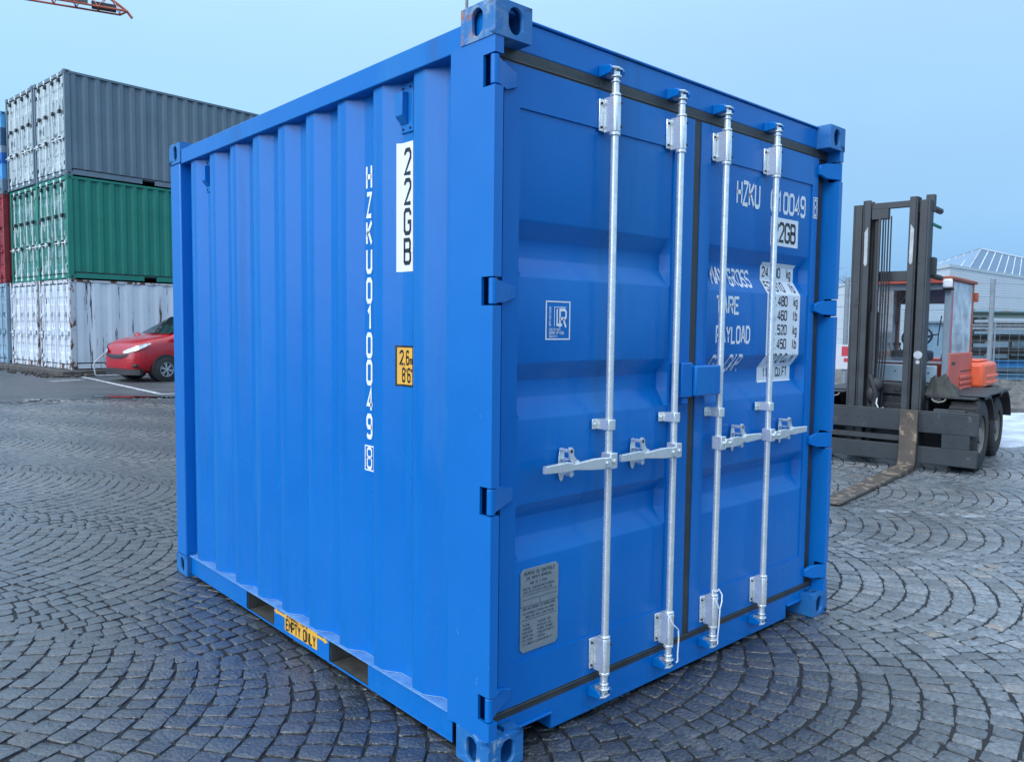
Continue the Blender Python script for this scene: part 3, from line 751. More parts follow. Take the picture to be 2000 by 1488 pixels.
# locking bars
RODR = 0.0145
def locking_bar(x, sgn, xt):
    """x rod position, sgn handle direction, xt handle tip"""
    y = 0.022
    rod = MB(); rod.cyl((x, y, 0.150), (x, y, 2.440), RODR, n=20)
    o = rod.build('locking_bar', MT['zinc'], CT)
    for zc, zt_, zb_ in ((2.35, 2.400, 2.270), (0.25, 0.318, 0.185)):
        b = MB(); flip = zc < 1
        # base plate on the door, box round the rod, collars
        b.box(x - 0.041, x + 0.006, YF - 0.007, YF - 0.0005, zb_ + 0.006, zt_ - 0.004)
        b.prism([(x - 0.020, YF - 0.007), (x - 0.0185, 0.012), (x - 0.011, 0.003), (x + 0.011, 0.003), (x + 0.0185, 0.012), (x + 0.020, YF - 0.007)], 2, zb_, zt_)
        b.cyl((x, y, zb_ - 0.014), (x, y, zb_ - 0.001), 0.021, n=18)
        b.cyl((x, y, zt_ + 0.001), (x, y, zt_ + 0.012), 0.021, n=18)
        k = b.build('guide_bracket', MT['zinc'], o, bevel=0.003)
        for z in (zt_ - 0.022, zb_ + 0.020):
            h = MB()
            h.cyl((x + 0.0150, 0.0062, z), (x + 0.0185, 0.0030, z), 0.0050, n=10)
            h.build('rivet', MT['zinc_dark'], o)
            h = MB(); h.cyl((x - 0.031, YF - 0.0075, z), (x - 0.031, YF - 0.0115, z), 0.0050, n=10)
            h.build('rivet', MT['zinc_dark'], o)
    # middle clamp
    b = MB()
    b.box(x - 0.048, x + 0.004, YF - 0.006, YF - 0.0005, 1.144, 1.184)
    b.prism([(x - 0.024, YF - 0.006), (x - 0.020, 0.006), (x - 0.010, 0.001), (x + 0.012, 0.001), (x + 0.020, 0.006), (x + 0.024, YF - 0.006)], 2, 1.144, 1.184)
    b.cyl((x - 0.036, YF - 0.006, 1.164), (x - 0.036, YF - 0.011, 1.164), 0.007, n=12)
    b.build('rod_clamp', MT['zinc'], o, bevel=0.003)
    # cams and ends
    for top in (True, False):
        c = MB(); zz = 2.440 if top else 0.150; s_ = 1 if top else -1
        c.cyl((x, y, zz), (x, y, zz + s_ * 0.030), 0.0135, 0.0125, n=16)
        c.cyl((x, y, zz + s_ * 0.012), (x, y, zz + s_ * 0.018), 0.018, n=16)
        c.cyl((x, y, zz + s_ * 0.030), (x, y, zz + s_ * 0.036), 0.023, n=16)
        c.prism([(x - 0.012, y + 0.040), (x - 0.016, y - 0.006), (x + 0.006, y - 0.016), (x + 0.018, y + 0.004), (x + 0.010, y + 0.042)], 2, min(zz + s_ * .036, zz + s_ * .050), max(zz + s_ * .036, zz + s_ * .050))
        c.prism([(x - 0.026, y + 0.022), (x - 0.029, y - 0.004), (x - 0.004, y - 0.016), (x + 0.026, y - 0.010), (x + 0.024, y + 0.018)], 2, min(zz + s_ * .060, zz + s_ * .068), max(zz + s_ * .060, zz + s_ * .068))
        c.cyl((x, y + 0.006, zz + s_ * 0.036), (x, y + 0.006, zz + s_ * 0.070), 0.0085, n=12)
        c.build('cam', MT['zinc'], o, bevel=0.002)
        k = MB(); z0, z1 = sorted((zz + s_ * 0.034, zz + s_ * 0.078))
        if not top: z0, z1 = 0.080, 0.122
        zm = (z0 + z1) / 2
        k.prism([(0.0735, z0), (0.0735, z1), (0.016, zm + 0.014), (0.006, zm), (0.016, z0 + .006)], 0, x - 0.040, x - 0.031)
        k.prism([(0.0735, z0), (0.0735, z1), (0.016, zm + 0.014), (0.006, zm), (0.016, z0 + .006)], 0, x + 0.027, x + 0.036)
        k.box(x - 0.031, x + 0.027, 0.062, 0.0735, z0 + .002, z1 - .002)
        k.build('cam_keeper', MT['blue'], CT, bevel=0.003)
    # handle
    h = MB(); zh = 1.030
    h.box(x - 0.020, x + 0.020, y - 0.030, y + 0.020, zh - 0.034, zh + 0.026)
    h.prism([(x + sgn * 0.015, zh + 0.014), (x + sgn * 0.065, zh + 0.012), (x + sgn * 0.065, zh - 0.026), (x + sgn * 0.015, zh - 0.026)], 1, y - 0.034, y - 0.022)
    L = abs(xt - x)
    pts = [(x + sgn * 0.06, y - 0.028, zh - 0.006), (x + sgn * 0.12, y - 0.028, zh - 0.004), (x + sgn * L * 0.56, y - 0.012, zh - 0.006), (x + sgn * L * 0.66, y - 0.014, zh - 0.002), (xt, y - 0.020, zh + 0.000)]
    wid = [0.022, 0.021, 0.012, 0.0185, 0.0135]
    rows = []
    for p, w in zip(pts, wid):
        t = 0.0085
        rows.append([(p[0], p[1] - t, p[2] - w), (p[0], p[1] - t, p[2] + w), (p[0], p[1] + t, p[2] + w), (p[0], p[1] + t, p[2] - w)])
    h.grid(rows, closed=True); h.add(rows[0], [(0, 1, 2, 3)]); h.add(rows[-1], [(3, 2, 1, 0)])
    import bmesh
    ho = h.build('handle', MT['zinc'], o, bevel=0.0025)
    bm = bmesh.new(); bm.from_mesh(ho.data); bmesh.ops.recalc_face_normals(bm, faces=bm.faces); bm.to_mesh(ho.data); bm.free()
    b = MB(); b.cyl((x + sgn * 0.002, y - 0.030, zh - 0.004), (x + sgn * 0.002, y - 0.040, zh - 0.004), 0.008, n=12)
    b.build('pivot_bolt', MT['zinc'], o, bevel=0.0015)
    b = MB(); b.cyl((x + sgn * 0.046, y - 0.034, zh - 0.006), (x + sgn * 0.046, y - 0.041, zh - 0.006), 0.007, n=12)
    b.build('pivot_bolt', MT['zinc'], o, bevel=0.0015)
    # catch with its hinged latch
    xc = x + sgn * L * 0.585
    c = MB()
    c.ell((xc, YF - 0.003, zh - 0.004), (0.018, 0.004, 0.064), n=20, m=12)
    c.box(xc - 0.011, xc + 0.011, 0.030, YF - 0.002, zh - 0.038, zh - 0.022)
    c.box(xc - 0.011, xc + 0.011, 0.030, YF - 0.002, zh + 0.016, zh + 0.022)
    c.prism([(xc - 0.016, zh + 0.060), (xc - 0.010, zh + 0.068), (xc + 0.000, zh + 0.066), (xc + 0.006, zh + 0.058), (xc + 0.008, zh + 0.036), (xc + 0.022, zh + 0.020), (xc + 0.038, zh + 0.014), (xc + 0.034, zh + 0.004), (xc + 0.004, zh + 0.010), (xc - 0.010, zh + 0.028)], 1, 0.010, 0.020)
    c.cyl((xc - 0.005, 0.010, zh + 0.052), (xc - 0.005, YF - 0.001, zh + 0.052), 0.007, n=14)
    c.cyl((xc, 0.014, zh - 0.032), (xc, 0.035, zh - 0.032), 0.012, n=14)
    c.build('handle_catch', MT['zinc'], o, bevel=0.0025)
    return o
bars = [locking_bar(0.617, -1, 0.252), locking_bar(1.033, -1, 0.668), locking_bar(1.367, 1, 1.690), locking_bar(1.793, 1, 2.130)]

# seal cords on the two middle bars
def cord(pts): 
    mb = MB(); mb.tube(pts, 0.0032, n=6); return mb
x = 1.033
cord([(x - 0.028, 0.012, 0.330), (x - 0.030, -0.004, 0.315), (x - 0.018, -0.012, 0.285), (x + 0.010, -0.012, 0.262), (x + 0.032, -0.006, 0.245), (x + 0.038, -0.004, 0.20), (x + 0.036, -0.002, 0.14), (x + 0.040, 0.0, 0.105), (x + 0.030, 0.0, 0.100)]).build('seal_cord', MT['cord'], bars[1])
x = 1.367
cord([(x + 0.000, -0.010, 0.268), (x - 0.020, -0.010, 0.300), (x - 0.031, 0.002, 0.330), (x - 0.022, 0.016, 0.350), (x + 0.000, 0.002, 0.346), (x + 0.022, 0.010, 0.350), (x + 0.032, -0.002, 0.325), (x + 0.020, -0.010, 0.296), (x + 0.004, -0.011, 0.268), (x + 0.002, -0.010, 0.20), (x + 0.002, -0.004, 0.13), (x + 0.004, -0.004, 0.10)]).build('seal_cord', MT['cord'], bars[2])

# lock box
mb = MB()
mb.box(1.150, 1.335, -0.004, 0.0695, 1.246, 1.378)
o = mb.build('lock_box', MT['blue'], CT, bevel=0.008, seg=3)
mb = MB(); mb.box(1.066, 1.144, 0.010, 0.0695, 1.244, 1.392); mb.box(1.088, 1.128, 0.020, 0.066, 1.214, 1.243)
mb.build('lock_housing', MT['blue'], o, bevel=0.006, seg=3)

# markings on the side ------------------------------------------------------------------
def sfn(d=0.0015):          # u runs to the right as seen from outside
    return lambda u, v: (side_x(-u) - d, -u, v)
def sheet(mb, fn, u0, u1, v0, v1, ub=(), vb=()):
    us = sorted(set([u0, u1] + [a for a in ub if u0 < a < u1])); vs_ = sorted(set([v0, v1] + [a for a in vb if v0 < a < v1]))
    mb.grid([[fn(u, v) for u in us] for v in vs_])
SB = [-y for y in side_breaks(0.2, 2.9)]
yc = 0.858
mb = MB(); zt_ = 2.186
for k, ch in enumerate('HZKU010049'):
    w = 0.047 if ch != '1' else 0.026
    top = zt_ - k * 0.1128 - (0.010 if k > 3 else 0)
    put_text(mb, ch, -yc - w / 2, top - 0.091, w, 0.088, sfn(), bold=0.022)
mb.build('unit_number_lettering', MT['white'], CT, smooth=0)
mb = MB(); fr = MB(); z0, z1 = 0.926, 1.034; u0, u1 = -yc - 0.036, -yc + 0.036
for a in ((u0, u1, z0, z0 + .006), (u0, u1, z1 - .006, z1), (u0, u0 + .006, z0 + .006, z1 - .006), (u1 - .006, u1, z0 + .006, z1 - .006)):
    sheet(mb, sfn(), *a, ub=SB)
put_text(mb, '8', -yc - 0.021, z0 + 0.013, 0.042, 0.082, sfn(), bold=-0.022)
mb.build('check_digit', MT['white'], CT, smooth=0)
ys_ = 0.583
mb = MB(); sheet(mb, sfn(), -ys_ - 0.056, -ys_ + 0.052, 1.744, 2.236, ub=SB)
lab = mb.build('size_code_label', MT['white'], CT, smooth=0)
mb = MB()
for k, ch in enumerate('22GB'):
    put_text(mb, ch, -ys_ - 0.024, 2.118 - k * 0.1135, 0.050, 0.088, sfn(0.003), bold=-0.005)
mb.build('lettering', MT['black'], lab, smooth=0)
mb = MB(); sheet(mb, sfn(), -ys_ - 0.060, -ys_ + 0.058, 1.298, 1.458, ub=SB)
lab = mb.build('height_label', MT['black'], CT, smooth=0)
mb = MB(); sheet(mb, sfn(0.0026), -ys_ - 0.052, -ys_ + 0.051, 1.306, 1.450, ub=SB)
mb.build('label_face', MT['yellow'], lab, smooth=0)
mb = MB(); put_text(mb, '2,6', -ys_ - 0.044, 1.386, 0.060, 0.050, sfn(0.004), bold=0.0)
mb.build('lettering', MT['black'], lab, smooth=0); mb = MB()
put_text(mb, 'm', -ys_ + 0.020, 1.386, 0.028, 0.030, sfn(0.004), bold=0.0)
mb.build('lettering', MT['black'], lab, smooth=0); mb = MB()
put_text(mb, "8'6\"", -ys_ - 0.032, 1.318, 0.070, 0.050, sfn(0.004), bold=0.0)
mb.build('height_figures', MT['black'], lab, smooth=0)
# yellow sign on the bottom rail between the pockets
rf = lambda d: (lambda u, v: (0.026 - d, -u, v))
mb = MB(); sheet(mb, rf(0.0015), -1.570, -1.245, 0.040, 0.1262)
for a, b, c in ((-1.690, -1.655, -1.570), (-1.145, -1.180, -1.245)):
    zc = 0.108; h1, h2 = 0.007, 0.015
    v = [(a, zc), (b, zc + h2), (b, zc + h1), (c, zc + h1), (c, zc - h1), (b, zc - h1), (b, zc - h2)]
    mb.add([rf(0.0015)(*q) for q in v], [tuple(range(7))])
lab = mb.build('pocket_label', MT['yellow'], CT, smooth=0)
mb = MB(); put_text(mb, 'FORKLIFT', -1.545, 0.108, 0.21, 0.011, rf(0.003), bold=0.0)
put_text(mb, 'EMPTY ONLY', -1.558, 0.048, 0.30, 0.050, rf(0.003), bold=0.01)
mb.build('lettering', MT['black'], lab, smooth=0)

# markings on the doors ------------------------------------------------------------------
dfn = lambda d=0.0015: (lambda u, v: (u, door_y(u, v) - d, v))
DZ = [b for b, _ in BANDS] + [0.324, 2.287]
mb = MB(); put_text(mb, 'HZKU', 1.540, 2.118, 0.205, 0.100, dfn(0.0022), bold=0.01)
mb.build('owner_code', MT['white'], D[1], smooth=0)
mb = MB(); put_text(mb, '010049', 1.842, 2.118, 0.345, 0.092, dfn(), bold=0.008)
for a in ((2.272, 2.278, 2.118, 2.230), (2.333, 2.339, 2.118, 2.230), (2.278, 2.333, 2.118, 2.124), (2.278, 2.333, 2.224, 2.230)): pass
mb.build('serial_number', MT['white'], D[1], smooth=0)
mb = MB()
u0, u1, v0, v1 = 2.253, 2.299, 2.118, 2.226
for a in ((u0, u1, v0, v0 + .005), (u0, u1, v1 - .005, v1), (u0, u0 + .005, v0 + .005, v1 - .005), (u1 - .005, u1, v0 + .005, v1 - .005)): sheet(mb, lambda u, v: (u, YF - 0.0015, v), *a)
put_text(mb, '8', u0 + 0.010, v0 + 0.014, 0.026, 0.080, lambda u, v: (u, YF - 0.0015, v), bold=-0.025)
mb.build('check_digit', MT['white'], D[1], smooth=0)
mb = MB(); sheet(mb, dfn(), 1.850, 2.118, 1.950, 2.088)
lab = mb.build('size_code_label', MT['white'], D[1], smooth=0)
mb = MB(); put_text(mb, '22GB', 1.868, 1.975, 0.225, 0.086, dfn(0.003), bold=-0.005)
mb.build('lettering', MT['black'], lab, smooth=0)
mb = MB(); sheet(mb, dfn(), 1.842, 2.165, 1.272, 1.868, vb=DZ)
lab = mb.build('weight_table_label', MT['white'], D[1], smooth=0)
mb = MB()
for k, (a, b) in enumerate((('24.000', 'kg'), ('52.910', 'lb'), ('2.480', 'kg'), ('5.460', 'lb'), ('21.520', 'kg'), ('47.450', 'lb'), ('32.0 CU.M', ''), ('1130 CU.FT', ''))):
    z = 1.800 - k * 0.0715
    if b:
        w = 0.030 * len(a); put_text(mb, a, 2.036 - w, z, w, 0.044, dfn(0.003), bold=-0.008)
        put_text(mb, b, 2.098, z, 0.040, 0.044, dfn(0.003), bold=-0.008)
    else:
        put_text(mb, a, 1.896, z, 0.235, 0.042, dfn(0.003), bold=-0.005)
mb.build('lettering', MT['black'], lab, smooth=0)
for tx, x0, z, w in (('MAX GROSS', 1.392, 1.742, 0.345), ('TARE', 1.405, 1.610, 0.185), ('PAYLOAD', 1.405, 1.474, 0.290), ('CU. CAP.', 1.385, 1.340, 0.270)):
    mb = MB(); put_text(mb, tx, x0, z, w, 0.072, dfn(), bold=0.004)
    mb.build('weight_lettering', MT['white'], D[1], smooth=0)
# inspection emblem on the left leaf
mb = MB(); u0, u1, v0, v1 = 0.318, 0.447, 1.490, 1.632
for a in ((u0, u1, v0, v0 + .005), (u0, u1, v1 - .005, v1), (u0, u0 + .006, v0 + .005, v1 - .005), (u1 - .006, u1, v0 + .005, v1 - .005)): sheet(mb, dfn(), *a)
for a in ((0.362, 0.424, 1.608, 1.611), (0.362, 0.365, 1.540, 1.608)): sheet(mb, dfn(), *a)
put_text(mb, 'L', 0.374, 1.545, 0.030, 0.058, dfn(), bold=-0.01)
put_text(mb, 'R', 0.388, 1.536, 0.040, 0.064, dfn(0.0018), bold=-0.01)
for k in range(7): put_text(mb, 'BSNOTER'[k], 0.336, 1.602 - k * 0.0105, 0.010, 0.008, dfn())
put_text(mb, 'Container', 0.336, 1.524, 0.060, 0.008, dfn()); put_text(mb, 'CERTIFIED', 0.336, 1.511, 0.078, 0.009, dfn(), bold=0.02); put_text(mb, 'Safety', 0.336, 1.499, 0.045, 0.007, dfn())
mb.build('inspection_emblem', MT['white'], D[0], smooth=0)
# data plate
u0, u1, v0, v1 = 0.208, 0.402, 0.350, 0.660; c = 0.014
ol = [(u0 + c, v0), (u1 - c, v0), (u1, v0 + c), (u1, 0.515), (u1 - .006, 0.520), (u1, 0.525), (u1, v1 - c), (u1 - c, v1), (u0 + c, v1), (u0, v1 - c), (u0, 0.525), (u0 + .006, 0.520), (u0, 0.515), (u0, v0 + c)]
mb = MB(); mb.prism(ol, 1, YP - 0.005, YP - 0.0008)
pl = mb.build('data_plate', MT['platem'], D[0], bevel=0.001)
mb = MB(); pf = lambda u, v: (u, YP - 0.0058, v)
LN = [('BUREAU DE CONTROLE', .017, .637, .155, .011), ('CSC SAFETY APPROVAL', .028, .619, .13, .010), ('AB 0 1234', .045, .600, .09, .009), ('DATE MANUFACTURED', .012, .583, .16, .007), ('IDENTIFICATION No.', .012, .570, .15, .007),
      ('MAXIMUM OPERATING GROSS MASS', .012, .508, .165, .008), ('ALLOWABLE STACKING LOAD', .012, .492, .16, .007), ('RACKING TEST LOAD VALUE', .025, .478, .145, .007),
      ('TYPE', .012, .448, .035, .007), ('24000 KG', .085, .448, .07, .007), ('MODEL', .012, .434, .045, .007), ('52910 LB', .085, .434, .07, .007), ('OWNER', .012, .420, .05, .007), ('TARE 2480', .085, .420, .08, .007), ('SERIAL', .012, .406, .055, .007), ('TREATMENT', .085, .406, .09, .007), ('FLOOR', .012, .392, .05, .007), ('2020', .085, .392, .04, .007), ('TIMBER COMPONENT', .012, .377, .15, .007)]
for tx, du, v, w, h in LN: put_text(mb, tx, u0 + du, v, w, h, pf)
for v in (0.562, 0.545, 0.520, 0.470): sheet(mb, pf, u0 + 0.010, u1 - 0.010, v, v + 0.0018)
sheet(mb, pf, 0.305, 0.3065, 0.520, 0.545)
mb.build('plate_lettering', MT['plate_ink'], pl, smooth=0)

# ------------------------------------------------------------------ stacked containers behind
def paint(name, c, rough=0.5, var=0.25):
    return mat(name, c, tuple(min(1, q * (1 + var) + 0.004) for q in c), rough=rough, scale=1.1, rvar=0.08, bump=0.1, bscale=30, bdist=0.004)
RST = (0.10, 0.045, 0.025)
MT['c_grey'] = add_wear(paint('slate_grey_paint', (0.105, 0.155, 0.195)), (0.16, 0.21, 0.24), 2.2, 0.5, 0.75, stretch=(1, 1, 0.15))
MT['c_green'] = add_wear(paint('green_paint', (0.004, 0.165, 0.120)), (0.02, 0.19, 0.15), 2.0, 0.5, 0.8, stretch=(1, 1, 0.12))
MT['c_white'] = paint('old_white_paint', (0.53, 0.59, 0.65), rough=0.6, var=0.12)
add_wear(MT['c_white'], RST, 2.6, 0.65, 0.69, stretch=(1.6, 1.6, 0.10), detail=10)
add_wear(MT['c_white'], (0.05, 0.05, 0.055), 3.4, 0.60, 0.63, stretch=(2.4, 2.4, 0.16), detail=10)
MT['c_frame'] = paint('rusty_white_paint', (0.42, 0.46, 0.50), rough=0.7, var=0.1)
add_wear(MT['c_frame'], RST, 5.0, 0.50, 0.56, stretch=(1, 1, 0.5), detail=10)
MT['c_door_l'] = add_wear(paint('pale_grey_door_paint', (0.36, 0.43, 0.45)), (0.08, 0.12, 0.14), 3.0, 0.56, 0.62, stretch=(1, 1, 0.6))
MT['c_door_g'] = add_wear(paint('green_door_paint', (0.03, 0.16, 0.135)), (0.26, 0.38, 0.38), 4.0, 0.52, 0.6, stretch=(1, 1, 0.4))
MT['c_red'] = add_wear(paint('red_paint', (0.24, 0.018, 0.026)), (0.11, 0.02, 0.02), 3, 0.5, 0.7)
MT['c_blue'] = paint('mid_blue_paint', (0.03, 0.16, 0.42))
MT['c_pale'] = paint('pale_blue_grey_paint', (0.20, 0.30, 0.38))
MT['rod_w'] = mat('bright_galvanised_rod', (0.72, 0.80, 0.80), (0.5, 0.58, 0.6), rough=0.5, scale=14, metal=0.1)
MT['dark'] = mat('dark_steel', (0.018, 0.024, 0.028), (0.03, 0.036, 0.042), rough=0.6, scale=8)
SA = 0.115                       # heading of the stack's long side
SC = Vector((4.033, 23.074, 0)); Su = Vector((math.cos(SA), math.sin(SA), 0)); Sw = Vector((-math.sin(SA), math.cos(SA), 0))

def cargo(label, slot, z, H, side, door, frame, rods, L=12.19, back=0.0, group=None, sy=0, hinges=None, gap=0.0, bands=None, pitch=0.325, depth=0.072):
    """slot 0 is the column nearest the camera, 1 and 2 beyond it; local x = across the door end, y = away from the doors"""
    Wc = 2.438
    org = SC + Sw * (slot * 2.46 + gap + Wc) + Su * back; org.z = z
    t = thing('shipping_container', label, 'shipping container', org, SA - math.pi / 2, group)
    # corner posts
    for x0, x1 in ((0.0, 0.10), (Wc - 0.10, Wc)):
        for y0, y1 in ((0.0, 0.16), (L - 0.16, L)):
            mb = MB(); mb.box(x0 + .004, x1 - .004, y0 + .004, y1 - .004, 0.119, H - 0.119); mb.build('corner_post', frame, t, bevel=0.01)
    for x in (0, Wc - 0.162):
        for y in (0, L - 0.178):
            for zz in (0, H - 0.118):
                mb = MB(); mb.box(x, x + 0.162, y, y + 0.178, zz, zz + 0.118); o = mb.build('corner_casting', frame, t, bevel=0.008)
                if x > 1 and y < 1:
                    hb = MB(); hb.cyl((x + 0.161, y + 0.09, zz + 0.06), (x + 0.1635, y + 0.09, zz + 0.06), 0.036, n=14)
                    hb.cyl((x + 0.08, y + 0.001, zz + 0.06), (x + 0.08, y - 0.0015, zz + 0.06), 0.036, n=14)
                    hb.build('casting_hole', MT['dark'], o)
    # sides
    for s_ in (1, 0):
        X = (lambda v: Wc - v) if s_ else (lambda v: v)
        ys = [0.165]; k = 0
        while True:
            b = 0.22 + pitch * k
            if b + pitch > L - 0.17: break
            ys += [b, b + pitch * .27, b + pitch * .5, b + pitch * .77]; k += 1
        ys.append(L - 0.165)
        xs = []
        for y in ys:
            if len(xs) == 0 or len(xs) == len(ys) - 1: xs.append(0.045)
            else: xs.append([0.018, 0.018, depth, depth][(len(xs) - 1) % 4])
        mb = MB(); mb.grid([[(X(a), b, q) for a, b in zip(xs, ys)] for q in (0.205, H * 0.5, H - 0.075)]); mb.build('side_panel', side, t, smooth=0)
        r = sorted((X(0.008), X(0.075))); mb = MB(); mb.box(r[0], r[1], 0.179, L - .179, H - 0.085, H - 0.02); mb.build('top_rail', frame if frame is not side else side, t, bevel=0.004)
        r = sorted((X(0.012), X(0.07))); mb = MB()
        q0 = L / 2 - 1.2; q1 = L / 2 + 0.85
        qs = [0.179, 2.12, 2.50, 4.10, 4.48, L - .179] if L > 7 else [0.179, L / 2 - 1.2, L / 2 - .85, L / 2 + .85, L / 2 + 1.2, L - .179]
        for a, b in ((0, 1), (2, 3), (4, 5)): mb.box(r[0], r[1], qs[a], qs[b], 0.03, 0.155)
        mb.box(r[0] + .002, r[1] - .002, 0.18, L - .18, 0.1555, 0.166)
        mb.build('bottom_rail', side, t)
        r = sorted((X(0.05), X(0.09))); mb = MB(); mb.box(r[0], r[1], 0.181, L - .181, 0.1665, 0.215); mb.build('rail_shadow_strip', MT['dark'], t)  # dark strip paints the shadow line along the panel's lower edge
    mb = MB(); mb.box(0.08, Wc - 0.08, 0.17, L - 0.17, 0.12, 0.16); mb.build('floor_frame', MT['dark'], t)
    mb = MB(); mb.box(0.076, Wc - 0.076, 0.12, L - 0.10, H - 0.045, H - 0.03); mb.build('roof', side, t)
    mb = MB(); mb.grid([[(x, L - 0.05 - 0.03 * (i % 4 in (1, 2)), q) for i, x in enumerate(np.linspace(.1, Wc - .1, 25))] for q in (0.12, H - 0.05)]); mb.build('end_wall', side, t, smooth=0)
    mb = MB(); mb.box(0.164, Wc - 0.164, 0.03, 0.12, H - 0.115, H - 0.01); mb.build('door_header', frame, t, bevel=0.004)
    mb = MB(); mb.box(0.164, Wc - 0.164, 0.03, 0.12, 0.01, 0.135); mb.build('door_sill', frame, t, bevel=0.004)
    mb = MB(); mb.box(0.10, Wc - 0.10, 0.068, 0.11, 0.136, H - 0.116); mb.build('door_gasket', MT['rubber'], t)
    # leaves with pressed bands
    zb, zt = 0.17, H - 0.15; hh = zt - zb
    for x0, x1 in ((0.115, 1.200), (1.238, Wc - 0.115)):
        zs = [zb]; yy = [0.04]
        nb = bands or 4
        for k in range(nb):
            c = zb + hh * (k + 0.62) / (nb + 0.25)
            for dz, q in ((-0.16, 0.044), (-0.10, 0.066), (0.04, 0.066), (0.10, 0.044)): zs.append(c + dz); yy.append(q)
        zs.append(zt); yy.append(0.04)
        mb = MB(); mb.grid([[(x, y, z_) for x in (x0, x1)] for z_, y in zip(zs, yy)])
        for a, b in ((x0, x0 + .06), (x1 - .06, x1)): mb.box(a, b, 0.036, 0.068, zb, zt)
        dl = mb.build('door_leaf', door, t, smooth=0)
    for k, z_ in enumerate([0.35, 0.30 * H + .15, 0.60 * H, H - 0.42]):
        for x0, x1 in ((0.03, 0.20), (Wc - 0.20, Wc - 0.03)):
            mb = MB(); mb.box(x0, x1, 0.012, 0.035, z_ - 0.05, z_ + 0.05); mb.build('hinge', hinges or MT['dark'], t, bevel=0.006)
    for x, sg in ((0.42, -1), (0.93, -1), (1.50, 1), (2.01, 1)):
        mb = MB(); mb.cyl((x, 0.0, 0.07), (x, 0.0, H - 0.07), 0.019, n=10); o = mb.build('locking_bar', rods, t)
        for z_ in (0.22, 0.36 * H, 0.62 * H, H - 0.24):
            mb = MB(); mb.box(x - 0.05, x + 0.05, -0.022, 0.036, z_ - 0.055, z_ + 0.055); mb.build('rod_bracket', hinges or MT['dark'] if z_ not in (0.22,) else rods, o, bevel=0.006)
        for z_ in (0.07, H - 0.10):
            mb = MB(); mb.box(x - 0.055, x + 0.055, -0.018, 0.03, z_ - 0.03, z_ + 0.04); mb.build('cam_keeper', rods, o, bevel=0.006)
        mb = MB(); z_ = 1.02; mb.prism([(x, z_ - .018), (x, z_ + .018), (x + sg * .40, z_ + .010), (x + sg * .40, z_ - .012)], 1, -0.034, -0.022); mb.build('handle', rods, o)
        mb = MB(); mb.box(x + sg * .22 - .03, x + sg * .22 + .03, -0.02, 0.034, z_ - .07, z_ + .07); mb.build('handle_catch', rods, o, bevel=0.01)
    return t
ZB = 0.15
cargo('weathered white container with rust streaked side at ground level behind the red car', 0, ZB, 2.591, MT['c_white'], MT['c_white'], MT['c_frame'], MT['c_white'], hinges=MT['c_white'], group='containers in the stack', bands=3, pitch=0.46, depth=0.045)
cargo('weathered white container end at ground level, between the rusty corner post and the grey container', 1, ZB, 2.591, MT['c_white'], MT['c_white'], MT['c_frame'], MT['c_white'], hinges=MT['c_white'], group='containers in the stack', back=-0.05, bands=3)
cargo('green container with corrugated side, in the middle of the stack above the rusty white one', 0, ZB + 2.594, 2.896, MT['c_green'], MT['c_door_g'], MT['c_green'], MT['rod_w'], group='containers in the stack')
cargo('green container showing only its doors, middle of the stack next to the red one', 1, ZB + 2.594, 2.896, MT['c_green'], MT['c_door_g'], MT['c_green'], MT['rod_w'], group='containers in the stack', back=0.03)
cargo('slate grey container with corrugated side, topmost of its stack over the green one', 0, ZB + 5.494, 2.896, MT['c_grey'], MT['c_door_l'], MT['c_grey'], MT['rod_w'], group='containers in the stack')
cargo('slate grey container showing only its pale doors, top of the stack against the sky', 1, ZB + 5.494, 2.896, MT['c_grey'], MT['c_door_l'], MT['c_grey'], MT['rod_w'], group='containers in the stack', back=-0.02)
cargo('dark red container at the left edge of the photo, beside the green doors', 2, ZB + 2.594, 2.85, MT['c_red'], MT['c_red'], MT['c_red'], MT['c_red'], hinges=MT['c_red'], group='containers in the stack', gap=0.05, back=-0.15)
cargo('plain grey container at ground level on the left edge, under the dark red one', 2, ZB, 2.591, MT['c_pale'], MT['c_pale'], MT['c_pale'], MT['c_pale'], hinges=MT['c_pale'], group='containers in the stack', gap=0.05, back=-0.15)
# top left: striped blue one
ms = bpy.data.materials.new('striped_blue_paint'); ms.use_nodes = True; t_ = ms.node_tree; p_ = t_.nodes['Principled BSDF']; p_.inputs['Roughness'].default_value = 0.5
tcn = N(t_, 'ShaderNodeTexCoord'); sp = N(t_, 'ShaderNodeSeparateXYZ'); t_.links.new(tcn.outputs['Object'], sp.inputs[0])
mrn = N(t_, 'ShaderNodeMapRange'); mrn.inputs[1].default_value = 0; mrn.inputs[2].default_value = 2.6; t_.links.new(sp.outputs['Z'], mrn.inputs[0])
rpn = N(t_, 'ShaderNodeValToRGB'); rpn.color_ramp.interpolation = 'CONSTANT'; t_.links.new(mrn.outputs[0], rpn.inputs[0])
el = rpn.color_ramp.elements; el[0].color = (0.12, 0.2, 0.28, 1); el[1].position = 0.80; el[1].color = (0.10, 0.42, 0.75, 1)
for q, c_ in ((0.18, (0.08, 0.34, 0.70, 1)), (0.36, (0.01, 0.12, 0.45, 1)), (0.50, (0.22, 0.30, 0.38, 1)), (0.58, (0.03, 0.10, 0.20, 1))):
    x = el.new(q); x.color = c_
t_.links.new(rpn.outputs[0], p_.inputs['Base Color'])
cargo('blue container with light and dark horizontal stripes, cut by the left edge of the photo', 2, ZB + 5.45, 2.591, ms, ms, ms, ms, hinges=ms, group='containers in the stack', gap=0.05, back=-0.15)

